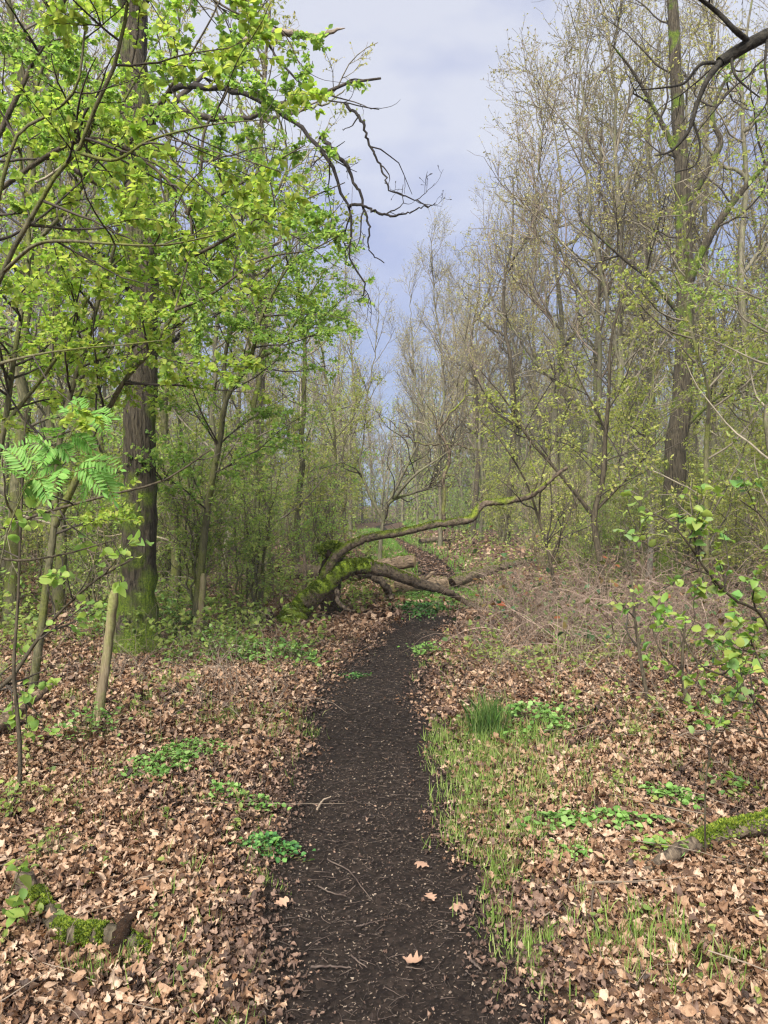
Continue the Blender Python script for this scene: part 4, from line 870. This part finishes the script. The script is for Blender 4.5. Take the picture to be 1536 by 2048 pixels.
def put(kind, x, y, label, group=None, sc=1.0, rz=None):
    K_ = KT if kind in KT else KS; root = K_[kind]; rz = random.Random(int(x * 991 + y * 77)).uniform(0, 6.28) if rz is None else rz
    z = gz(x, y) - .03; SPOTS.append((x, y))
    if kind not in used:
        used.add(kind); root.location = (x, y, z); root.rotation_euler = (0, 0, rz); root.scale = (sc,) * 3 if np.isscalar(sc) else sc
        root['label'] = label
        if group: root['group'] = group
        elif 'group' in root: del root['group']
        return root
    r = dup(root, (x, y, z), rz, sc, label); 
    if group: r['group'] = group
    elif 'group' in r: del r['group']
    return r
def X(px, Y): return (px - CX) / F * Y

# single ones the photo lets you point to
rng = np.random.default_rng(47); OE = 14.5; oe = G(1338, 1172, OE)
build_plant('oak_tree', 'stout oak with dark furrowed trunk standing behind the brambles east of the path', 'tree', oe,
    [([oe, P(1342, 1080, OE), P(1349, 980, OE), P(1353, 880, OE), P(1366, 790, OE), P(1370, 620, OE), P(1367, 450, OE), P(1362, 300, OE), P(1352, 150, OE), P(1345, 0, OE), P(1335, -220, OE)], .215, .075, .012, .4),
     ([P(1369, 590, OE), P(1405, 500, 14.2), P(1462, 410, 14.), P(1536, 325, 13.8), P(1600, 270, 13.6)], .085, .03),
     ([P(1366, 430, OE), P(1420, 330, 14.6), P(1442, 285, 14.6), P(1425, 240, 14.6), P(1440, 180, 14.7), P(1500, 90, 14.8)], .065, .02),
     ([P(1363, 330, OE), P(1320, 240, 14.4), P(1270, 150, 14.2), P(1225, 90, 14.)], .06, .015),
     ([P(1369, 640, OE), P(1300, 560, 14.2), P(1250, 520, 14.), P(1160, 440, 13.8)], .05, .012),
     ([P(1355, 870, OE), P(1430, 800, 14.), P(1500, 760, 13.6)], .035, .01)],
    [dict(dens=1.5, t0=.3, ang=55, asd=12, L=2.2, taper=.35, r=.022, K=9, wander=.18, trop=.05, sides=5, rmin=.006), dict(dens=2.8, t0=.12, ang=48, L=1.1, taper=.4, r=.011, K=6, wander=.2, trop=.02, sides=3, rmin=.004),
     dict(dens=6, t0=.1, ang=45, L=.5, taper=.3, r=.0055, K=4, wander=.22, sides=3, rmin=.003)], [(-1, 9, .05, T_DIA, dict(upn=.5))], (M['bark_oak'], M['twig_dark'], M['leaf_bronze']), rng, sides0=20, K0=44, lump=.035); SPOTS.append((oe[0], oe[1]))
put('oakB', X(1490, 16.5), 16.5, 'slimmer oak next to the stout one at the east edge', sc=.95)
put('oakB', X(1110, 24), 24.0, 'oak with bronze young leaves rising highest over the bend', sc=1.05)
put('oakA', X(1010, 29), 29.0, 'oak with ochre catkins nearest the gap of sky', sc=.96)
put('leafC', X(1400, 10.5), 10.5, 'young beech with olive leaves before the stout oak', sc=.8)
put('leafA', X(1560, 9.0), 9.0, 'young birch with small leaves at the east edge of the view', sc=.75)
put('leafC', X(1290, 13), 13.0, 'low young beech leaning over the bramble thicket', sc=.62)
put('bareA', X(1255, 17.5), 17.5, 'tall grey twiggy tree between the small forked tree and the stout oak', sc=.98)
put('bareA', X(1430, 19), 19.0, 'tall grey twiggy tree in the space between the two eastern oaks', sc=1.08)
put('bareB', X(1185, 20.5), 20.5, 'brown twiggy tree rising behind the small forked tree', sc=1.05)
put('oakB', X(1300, 22), 22.0, 'slim ochre-leaved oak seen past the stout oak, crown touching it', sc=1.1)
put('leafB', X(590, 17), 17.0, 'bright green young beech west of the gap of sky', sc=.85)
put('leafA', X(440, 12.5), 12.5, 'young birch directly behind the sapling by the second stake', sc=.9)
put('leafB', X(120, 10.5), 10.5, 'young beech just behind the big oak, to its west', sc=.85)
put('leafB', X(350, 9.6), 9.6, 'bright green slim beech rising just to the path side of the big oak', sc=.72)
put('leafC', X(530, 13.5), 13.5, 'tall olive young beech behind the half hidden fence stake', sc=1.15)
put('leafB', X(20, 9.2), 9.2, 'fresh green beech behind the rowan fronds', sc=.95)
put('leafC', X(200, 12.5), 12.5, 'tall thin olive beech between the oak and the rowan, further back', sc=1.2)
put('leafC', X(660, 21), 21.0, 'pale olive young beech by the far side of the leaning tree', sc=.95)
put('bareA', X(700, 34), 34.0, 'slender bare tree closing the west side of the sky gap', sc=.85)
put('bareB', X(765, 47), 47.0, 'thin bare tree standing almost in the middle of the sky gap', sc=.62)
put('bareA', X(835, 44), 44.0, 'bare tree just east of the sky gap, over the far path', sc=.8)
put('bareA', X(880, 27), 27.0, 'fine-twigged bare tree close to the east edge of the far path', sc=.74)
put('leafC', X(690, 26), 26.0, 'thin olive-leaved tree close to the west edge of the far path', sc=.9)
put('bareB', X(960, 33), 33.0, 'bare grey tree just east of the far path bend', sc=1.02)

rng = np.random.default_rng(51)
def free(x, y, dmin):
    px = CX + x / y * F
    if (1290 < px < 1400 and y < 16) or (1215 < px < 1450 and y < 12.5) or (540 < px < 760 and y < 15) or (1150 < px < 1250 and y < 11.5): return False
    return all((x - a) ** 2 + (y - b) ** 2 > dmin * dmin for a, b in SPOTS) and abs(x - path_x(y)) > (2.0 + max(0, (26 - y)) * .0 + .02 * y)
def fill(n, y0, y1, side, kinds, label, group, dmin, smin, smax, inner=2.2, w=.62, pref=None):
    c = 0; tries = 0
    while c < n and tries < n * 60:
        tries += 1; y = rng.uniform(y0, y1); lim = 2 + w * y; off = rng.uniform(inner, lim); x = path_x(y) + side * off
        if not free(x, y, dmin): continue
        kd = kinds[rng.integers(len(kinds))]
        put(kd, float(x), float(y), label[kd] if isinstance(label, dict) else label, group[kd] if isinstance(group, dict) else group, float(rng.uniform(smin, smax))); c += 1
# east wood: tall and mostly bare
LB = {'bareA': 'tall bare grey twiggy tree in the east wood', 'bareB': 'bare brown-twigged tree in the east wood', 'oakA': 'spreading oak with ochre young leaves in the east wood', 'oakB': 'grey-barked oak with ochre young leaves in the east wood',
      'leafA': 'small-leaved young birch in the east wood', 'leafB': 'fresh green young beech in the east wood', 'leafC': 'olive-leaved young beech in the east wood'}
GB = {k: v.replace(' in the east wood', 's in the east wood') for k, v in LB.items()}
LW = {k: v.replace('east', 'west') for k, v in LB.items()}; GW = {k: v.replace('east', 'west') for k, v in GB.items()}
fill(14, 16, 30, 1, ['bareA', 'oakB', 'leafC', 'oakB', 'leafC'], LB, GB, 1.6, .82, 1.02, inner=3.4)
fill(21, 27, 52, 1, ['bareA', 'bareB', 'oakB', 'bareB', 'oakA'], LB, GB, 1.9, .85, 1.1, inner=2.6)
fill(24, 10, 19, 1, ['leafC', 'leafA', 'leafC'], LB, GB, 1.2, .5, .8, inner=3.6)
# west wood: leafier
fill(15, 11, 24, -1, ['leafA', 'leafC', 'leafB', 'bareA', 'oakB'], LW, GW, 1.5, .75, 1.0, inner=3.4)
fill(26, 22, 50, -1, ['leafA', 'leafC', 'bareB', 'bareA', 'oakB'], LW, GW, 1.9, .78, 1.0, inner=2.8)

SL = {'g1': 'mid green hawthorn shrub in the {} undergrowth', 'g2': 'low fresh green hawthorn shrub in the {} undergrowth', 'g3': 'olive green tall hawthorn shrub in the {} undergrowth', 'b1': 'leafless brown shrub in the {} undergrowth', 'b2': 'low tangled pinkish shrub in the {} undergrowth'}
SE = {k: v.format('east') for k, v in SL.items()}; SW = {k: v.format('west') for k, v in SL.items()}
GE = {k: v.replace('shrub', 'shrubs') for k, v in SE.items()}; GWs = {k: v.replace('shrub', 'shrubs') for k, v in SW.items()}
fill(20, 8.4, 12.5, -1, ['g1', 'g2', 'g1', 'b1'], SW, GWs, .85, .5, .85, inner=2.0)
fill(30, 12, 20, -1, ['g1', 'g2', 'g3', 'g3', 'b1'], SW, GWs, 1.1, .7, 1.05, inner=2.3)
fill(32, 19, 40, -1, ['g1', 'g3', 'b1', 'g2'], SW, GWs, 1.4, .8, 1.2, inner=1.7)
fill(14, 7.6, 12.5, 1, ['b2', 'b1', 'g3', 'g3', 'g1'], SE, GE, .9, .5, .75, inner=2.2)
fill(28, 12, 20, 1, ['g3', 'b2', 'g3', 'b1', 'g1'], SE, GE, 1.1, .7, 1.05, inner=2.6)
fill(34, 19, 40, 1, ['b1', 'g3', 'g2', 'g3', 'g1'], SE, GE, 1.4, .8, 1.2, inner=2.0)

# far woodland: one mass
rng = np.random.default_rng(61); mt, ml_ = MB(), MB()
n = 800; y = rng.uniform(46, 85, n); x = rng.uniform(-1, 1, n) * (y * .75)
k = (np.abs(x - path_x(y)) > 2.2) | (y > 66); x, y = x[k], y[k]; n = len(x)
H = rng.uniform(8, 14, n) * np.where(np.abs(x - 1.5) < 4, .88, 1.0)
p, r = grow(np.stack([x, y, np.zeros(n) - .1], 1), np.tile([0, 0, 1.], (n, 1)), H, rng.uniform(.06, .16, n), np.full(n, .02), 8, .05, .1, rng); tubes(mt, p, r, 4)
pos, d, ln, r_ = spawn(p, r, 2.4, .05, 45, 12, 3.0, .6, .03, .6, rng); p1, r1 = grow(pos, d, ln, r_, r_ * .4, 5, .14, .08, rng); tubes(mt, p1, r1, 3)
pos, d, ln, r_ = spawn(p1, r1, 3.0, .15, 42, 12, 1.4, .4, .016, .6, rng); p2, r2 = grow(pos, d, ln, r_, r_ * .5, 3, .18, .05, rng); tubes(mt, p2, r2, 3)
tag(mt.build('far_woodland', M['twig_grey']), 'distant mass of bare grey trunks and twigs closing the view', 'woodland', kind='stuff')
leaves_on(ml_, p2, 2.2, .17, T_DIA, rng, tip=False)
n = 120000; y = rng.uniform(42, 85, n); x = rng.uniform(-1, 1, n) * (y * .75); k = (np.abs(x - path_x(y)) > 1.6) | (y > 64); x, y = x[k], y[k]; n = len(x)
z = rng.uniform(0, 1, n) ** 1.3 * 5.0 * (1 + .5 * wob(x, y, .25))
place(ml_, np.stack([x, y, z], 1), rng.standard_normal((n, 3)), rng.standard_normal((n, 3)) + (0, 0, .6), rng.uniform(.1, .26, n), T_DIA)
tag(ml_.build('far_foliage', M['leaf_mid']), 'distant hazy green leaves and scrub between the far trees', 'foliage', kind='stuff')

# ------------------------------------------------------------------ undergrowth masses
rng = np.random.default_rng(71)
def zone(n, y0, y1, dmin, side=None, w=.62, patch=1.0, thr=-.2, k=0.):
    y = rng.uniform(y0, y1, n); lim = 2 + w * y; off = dmin + rng.uniform(0, 1, n) * (lim - dmin); s_ = rng.choice([-1, 1], n) if side is None else np.full(n, side)
    x = path_x(y) + s_ * off; px = CX + x / np.maximum(y, .1) * F; keep = (wob(x, y, patch, k) > thr) & ~((px > 540) & (px < 740) & (y > 8.6) & (y < 10.6)); return x[keep], y[keep]
# bramble and dead canes on the east side
mb = MB()
def canes(mb, x, y, L, r, wander, lean, rng, K=9, zlow=.2):
    n = len(x); a = rng.uniform(0, 6.283, n); st = np.stack([x, y, height(x, y) - .02], 1)
    d = np.stack([np.cos(a) * lean, np.sin(a) * lean, np.ones(n)], 1)
    p, rr = grow(st, d, L, r, r * .4, K, wander, 0, rng, droop=.55); p[:, :, 2] = np.maximum(p[:, :, 2], height(p[:, :, 0], p[:, :, 1]) + .01); tubes(mb, p, rr, 3); return p, rr
cx = np.concatenate([rng.normal(X(1190, 9.3), .9, 560), rng.normal(X(1340, 8.6), 1.1, 560), rng.normal(X(1040, 10.8), .8, 350), rng.uniform(3.2, 8, 500)])
cyy = np.concatenate([rng.normal(9.3, 1.0, 560), rng.normal(8.4, 1.0, 560), rng.normal(10.8, 1.0, 350), rng.uniform(7, 15, 500)])
k = (cx - path_x(cyy)) > .75 ; cx, cyy = cx[k], cyy[k]
pc, rc = canes(mb, cx, cyy, rng.uniform(.4, 1.7, len(cx)), rng.uniform(.0025, .005, len(cx)), .22, .6, rng)
tag(mb.build('bramble_canes', M['cane']), 'dense tangle of pinkish brown bramble canes east of the path', 'brambles', kind='stuff')
mb = MB(); leaves_on(mb, pc, .55, .07, T_OVAL, rng, tip=False)
tag(mb.build('bramble_leaves', M['leaf_bramble']), 'dark green and reddish old bramble leaves in the tangle', 'bramble leaves', kind='stuff')
# dry thin stems everywhere beyond the verge
mb = MB(); x, y = zone(6500, 5.2, 16, .62, thr=-.25, k=2.); canes(mb, x, y, rng.uniform(.15, .75, len(x)), rng.uniform(.0016, .0035, len(x)), .14, .45, rng, 6)
x, y = zone(900, 2.0, 6, .7, thr=-.2, k=5.); canes(mb, x, y, rng.uniform(.06, .3, len(x)), rng.uniform(.0008, .0016, len(x)), .1, .3, rng, 5)
tag(mb.build('dry_stems', M['twig_brown']), 'thin dry stems standing up from the leaf litter', 'dry stems', kind='stuff')
# sticks lying in litter
mb = MB(); x, y = zone(420, 2.0, 12, .5, thr=-2); n = len(x); a = rng.uniform(0, 6.28, n)
p, r = grow(np.stack([x, y, height(x, y)], 1), np.stack([np.cos(a), np.sin(a), 0 * a], 1), rng.uniform(.15, .8, n), rng.uniform(.0015, .005, n), np.full(n, .001), 7, .12, 0, rng)
p[:, :, 2] = height(p[:, :, 0], p[:, :, 1]) + .035 + np.abs(rng.normal(0, .02, (n, 1))); tubes(mb, p, r, 4)
tag(mb.build('fallen_twigs', M['twig_brown']), 'fallen twigs lying among the dead leaves', 'twigs', kind='stuff')
# low green growth: sprigs on both sides
def sprigs(mb, mt, x, y, hmin, hmax, size, dens, rng, tm=T_OVAL):
    n = len(x); st = np.stack([x, y, height(x, y)], 1); d = rng.standard_normal((n, 3)) * .35; d[:, 2] = 1
    p, r = grow(st, d, rng.uniform(hmin, hmax, n), np.full(n, .0022), np.full(n, .001), 4, .15, 0, rng); tubes(mt, p, r, 3); leaves_on(mb, p, dens, size, tm, rng)
mb, mt = MB(), MB()
x, y = zone(2600, 7.2, 15, .75, -1, thr=-.2, k=1.); sprigs(mb, mt, x, y, .15, .65, .05, 22, rng)
x, y = zone(380, 4.2, 8, 1.5, -1, thr=.05, k=1.); sprigs(mb, mt, x, y, .08, .3, .035, 26, rng)
x, y = zone(1300, 7.0, 15, .8, 1, thr=-.05, k=4.); sprigs(mb, mt, x, y, .12, .45, .045, 22, rng)
x, y = zone(1800, 14, 34, 1.0, thr=-.25, k=4.); sprigs(mb, mt, x, y, .2, .8, .10, 10, rng, T_DIA)
x, y = zone(900, 2.2, 7.5, .55, thr=-.1, k=7.); sprigs(mb, mt, x, y, .02, .12, .024, 55, rng)
x, y = zone(700, 5.0, 9.5, .5, thr=.0, k=9.); sprigs(mb, mt, x, y, .06, .25, .034, 34, rng)
tag(mb.build('green_undergrowth', M['leaf_mid']), 'patchy knee-high green leaves between the trunks', 'undergrowth', kind='stuff'); tag(mt.build('undergrowth_stems', M['bark_green']), 'thin green stems of the low undergrowth', 'undergrowth', kind='stuff')

# grass
def blades(mb, x, y, h, wd, rng, lean=.45):
    n = len(x); a = rng.uniform(0, 6.283, n); pos = np.stack([x, y, height(x, y) + .005], 1)
    yd = np.stack([np.cos(a) * lean * rng.uniform(.2, 1.6, n), np.sin(a) * lean * rng.uniform(.2, 1.6, n), np.ones(n)], 1); zd = np.stack([np.cos(a), np.sin(a), np.zeros(n)], 1)
    place(mb, pos, yd, zd, h, T_BLADE, .0, .35, wd / h, rng, .05)
rng = np.random.default_rng(81); mb = MB()
def gpatch(px, py, n, rx, ry, h, wd=.0042):
    Y = EYE * F / (py - HOR); cx_ = X(px, Y); n = int(n * .9); cl = max(3, n // 12); ccx = cx_ + rng.normal(0, rx, cl); ccy = Y + rng.normal(0, ry, cl); k_ = rng.integers(0, cl, n)
    x = ccx[k_] + rng.normal(0, .022, n); y = ccy[k_] + rng.normal(0, .022, n); kk = path_d(x, y) > .10 * rng.uniform(0, 2, n); x, y = x[kk], y[kk]; n = len(x); blades(mb, x, y, h * rng.uniform(.3, 1.05, n), wd, rng)
for g in [(930, 1560, 1700, .16, .4, .10), (1010, 1530, 1600, .26, .35, .11), (960, 1640, 1300, .16, .22, .09), (1060, 1600, 900, .25, .3, .10), (900, 1500, 500, .10, .3, .09), (990, 1700, 700, .15, .15, .10), (1005, 1760, 260, .08, .08, .11), (1180, 1490, 300, .3, .3, .10), (1060, 1500, 600, .2, .2, .13),
          (1000, 1830, 120, .12, .1, .09), (1180, 1920, 260, .22, .12, .11), (1320, 1900, 200, .2, .12, .12), (1400, 1960, 160, .2, .1, .12), (1100, 1990, 120, .2, .1, .09), (1060, 1900, 100, .1, .1, .08),
          (520, 1485, 420, .25, .2, .09), (545, 1775, 90, .06, .05, .06), (190, 1990, 80, .05, .04, .10), (340, 1990, 60, .06, .04, .09), (560, 1430, 260, .4, .5, .08), (830, 1330, 200, .2, .5, .10), (1250, 1480, 150, .2, .2, .1), (1520, 1700, 100, .2, .2, .1), (330, 1420, 250, .5, .4, .12)]:
    gpatch(*g)
x, y = zone(2600, 1.8, 8.5, .42, thr=.05, k=11.); n = len(x); rp = rng.integers(3, 9, n); x = np.repeat(x, rp) + rng.normal(0, .012, rp.sum()); y = np.repeat(y, rp) + rng.normal(0, .012, rp.sum()); blades(mb, x, y, rng.uniform(.02, .11, len(x)), .0035, rng, .5)
tag(mb.build('grass', M['grass']), 'short pale green grass growing through the leaves beside the path', 'grass', kind='stuff')
mb = MB(); n = 12000; y = rng.uniform(16, 46, n); off = rng.normal(-.35, .75, n); k = (np.abs(off) > .40 - .2 * np.clip((y - 22) / 9, 0, 1)) & (wob(off * 2, y, .8) > -.35); y, off = y[k], off[k]; x = path_x(y) + off; blades(mb, x, y, rng.uniform(.07, .25, len(x)), .012, rng)
n = 3500; y = rng.normal(12.8, .7, n); x = path_x(y) + rng.normal(.1, .45, n); blades(mb, x, y, rng.uniform(.05, .13, n), .006, rng)
x = rng.uniform(1.5, 22, 9000); y = rng.uniform(46, 60, 9000); blades(mb, x, y, rng.uniform(.2, .5, len(x)), .03, rng)
tag(mb.build('far_grass', M['grass_far']), 'brighter green grass along the far part of the path', 'grass', kind='stuff')

# ------------------------------------------------------------------ ground plants one can point to
rng = np.random.default_rng(91)
def clump(label, px, py, rx, ry, n, size, mat='leaf_nettle', tm=T_ROUND, h=.10, name='green_plant', cat='plant'):
    Y = EYE * F / (py - HOR); cx_ = X(px, Y); o_ = np.array([cx_, Y, gz(cx_, Y)]); root = thing(name, o_, label, cat)
    a, b = MB(), MB(); herb(a, cx_, Y, rx, ry, n, size, tm, rng, h, stems=b); a.build('leaves', M[mat], root, o_); b.build('stems', M['bark_green'], root, o_)
clump('broad patch of light green ground leaves left of the path', 330, 1560, .20, .24, 900, .028, 'leaf_nettle', h=.09)
clump('looser green patch just behind the broad one', 395, 1530, .15, .16, 300, .026, h=.08)
clump('small bright leafy plant in the litter west of the path', 452, 1620, .10, .10, 260, .026, h=.08)
clump('smallest leafy tuft between two others left of the mud', 520, 1638, .08, .07, 170, .025, h=.08)
clump('dark glossy green plant at the very edge of the mud', 540, 1715, .12, .08, 480, .024, 'leaf_dark', h=.07)
clump('bright leafy plant next to the rush tuft', 1060, 1470, .30, .26, 520, .035, h=.16)
clump('low leafy plants creeping at the foot of the rushes', 990, 1495, .18, .10, 200, .03, h=.06)
clump('neat mid green rosette alone in the leaves on the east side', 1343, 1620, .12, .10, 240, .032, h=.09)
clump('wide pale green ground plant in front of the rosette', 1235, 1675, .18, .08, 260, .034, h=.08)
clump('pale round-leaved plant at the front edge of the grass', 1095, 1685, .13, .10, 260, .033, h=.08)
clump('rounded leaves sprouting against the near mossy branch', 1345, 1735, .10, .06, 70, .038, 'leaf_hazel', h=.09)
clump('small leafy sprig beside the lone sapling whip', 1460, 1600, .09, .08, 70, .04, 'leaf_hazel', h=.12)
clump('tiny sprout between grass and near mossy branch', 1150, 1745, .09, .05, 60, .026, h=.06)
clump('little three-leaved sprout on the verge near the single oak leaves', 1040, 1780, .04, .03, 22, .03, h=.05)
clump('dark green cushion of plants in the middle of the path bend', 850, 1222, .38, .55, 1500, .05, 'leaf_dark', h=.10)
clump('green plant patch beyond the dark cushion, before the short log', 872, 1196, .5, .5, 900, .05, 'leaf_nettle', h=.10)
clump('leafy green herb west of the path level with the second stake', 548, 1335, .45, .3, 520, .05, h=.22)
clump('leafy green herbs growing round the foot of the big oak', 300, 1290, .75, .3, 1100, .055, 'leaf_nettle', tm=T_OVAL, h=.60)
clump('loose leafy herb patch between oak foot and path', 440, 1335, .5, .4, 500, .045, h=.35, tm=T_OVAL)
clump('green herb mat under the brambles on the east side', 1110, 1330, .75, .5, 900, .045, 'leaf_mid', h=.18, tm=T_OVAL)
clump('green herb mat below the small forked tree', 1190, 1290, .6, .4, 500, .045, 'leaf_nettle', h=.2, tm=T_OVAL)
clump('low green leaves in the corner beside the grey stump', 20, 1650, .18, .25, 160, .035, 'leaf_mid', h=.18, tm=T_OVAL)
clump('small sage green seedling between stump and broad patch', 115, 1740, .10, .10, 110, .026, 'leaf_mid', h=.16, tm=T_SLIM)
clump('thin leafy seedlings below the nearest fence stake', 180, 1500, .22, .2, 220, .032, 'leaf_nettle', h=.2, tm=T_OVAL)
clump('small tuft of green on the middle of the mud path', 708, 1358, .10, .08, 160, .025, 'leaf_dark', h=.05)
clump('young nettle plant on the east verge of the mud', 850, 1310, .14, .25, 240, .035, h=.14, tm=T_OVAL)
# rush tuft
Y = EYE * F / (1495 - HOR); cx_ = X(975, Y); o_ = np.array([cx_, Y, gz(cx_, Y)]); root = thing('rush_tuft', o_, 'upright dark green tuft of rushes beside the path', 'rushes')
a = MB(); n = 520; x = cx_ + rng.normal(0, .045, n); y = Y + rng.normal(0, .05, n); blades(a, x, y, rng.uniform(.10, .30, n), .0032, rng, .3); a.build('blades', M['rush'], root, o_)

# single fallen leaves and sticks on the mud
def single_leaf(label, px, py, size, rot, curl=.25):
    Y = EYE * F / (py - HOR); x = X(px, Y); z = gz(x, Y) + .034; a = MB(); d = np.array([[math.cos(rot), math.sin(rot), .05]])
    place(a, np.zeros((1, 3)), d, np.array([[.1, -.15, 1.]]), [size], T_LOBE, curl, curl, 1.25, np.random.default_rng(int(px) + 3), .08)
    o = a.build('fallen_leaf', M['fallen']); o.location = (x, Y, z); tag(o, label, 'leaf', 'single oak leaves on the mud')
single_leaf('pale pink lobed oak leaf on the mud, farthest of the single leaves', 858, 1748, .065, 2.6)
single_leaf('orange oak leaf on the mud below the pink one', 868, 1820, .058, 1.9)
single_leaf('yellowish crumpled leaf touching the orange oak leaf', 898, 1832, .07, .1)
single_leaf('curled beige oak leaf on the mud, nearest of the single leaves', 806, 1942, .066, -.3, .5)
single_leaf('pale dry leaf at the west rim of the mud', 548, 1835, .06, .6)
def stick(label, pts, r, mat):
    q = []
    for px, py in pts:
        Y = EYE * F / (py - HOR); x = X(px, Y); q.append((x, Y, gz(x, Y) + .032))
    q = np.array(q); a = MB(); p = resample(q, 18, .0012, rng); tubes(a, p[None], np.linspace(r, r * .5, 18)[None], 7, .08, rng)
    o = a.build('stick', mat, None, q[0]); tag(o, label, 'stick', 'sticks on the mud')
stick('pale barkless stick at the west side of the mud', [(634, 1632), (645, 1615), (662, 1606)], .006, M['twig_pale'])
stick('straight brown stick lying flat across the nearest mud', [(622, 1954), (660, 1953), (702, 1956)], .0045, M['twig_path'])
stick('long curved dark twig in the middle of the mud', [(655, 1735), (700, 1760), (722, 1790), (745, 1818)], .003, M['twig_path'])
stick('thin bent twig below the curved one', [(636, 1788), (660, 1802), (690, 1806), (710, 1788)], .003, M['twig_path'])
stick('short slanting twig right of the middle of the mud', [(712, 1872), (740, 1864), (768, 1857)], .003, M['twig_path'])
stick('stub of brown stick at the east rim of the mud', [(942, 1940), (952, 1950), (962, 1960)], .005, M['twig_path'])
stick('forked end twig low on the west side of the mud', [(702, 1930), (718, 1945), (735, 1955)], .003, M['twig_path'])
stick('long thin pale twig on the leaves near the pointed stub', [(150, 1878), (250, 1850), (340, 1825)], .003, M['twig_pale'])

# ------------------------------------------------------------------ thin volume added to lighten the shade between the trees
me = bpy.data.meshes.new('haze')
bx0, bx1, by0, by1, bz0, bz1 = -75., 75., -12., 96., -2., 22.
vs = [(x, y, z) for x in (bx0, bx1) for y in (by0, by1) for z in (bz0, bz1)]
me.from_pydata(vs, [], [(0, 1, 3, 2), (4, 6, 7, 5), (0, 4, 5, 1), (2, 3, 7, 6), (0, 2, 6, 4), (1, 5, 7, 3)]); me.update()
o = bpy.data.objects.new('haze', me); COL.objects.link(o); m, nt = new_mat('haze'); v = N(nt, 'ShaderNodeVolumePrincipled'); v.inputs['Density'].default_value = .0011; v.inputs['Color'].default_value = (.90, .93, .96, 1)
oo = N(nt, 'ShaderNodeOutputMaterial'); nt.links.new(v.outputs[0], oo.inputs['Volume']); me.materials.append(m); o['kind'] = 'stuff'; o['label'] = 'thin pale haze between the far trees'; o['category'] = 'haze'
cy.volume_bounces = 1
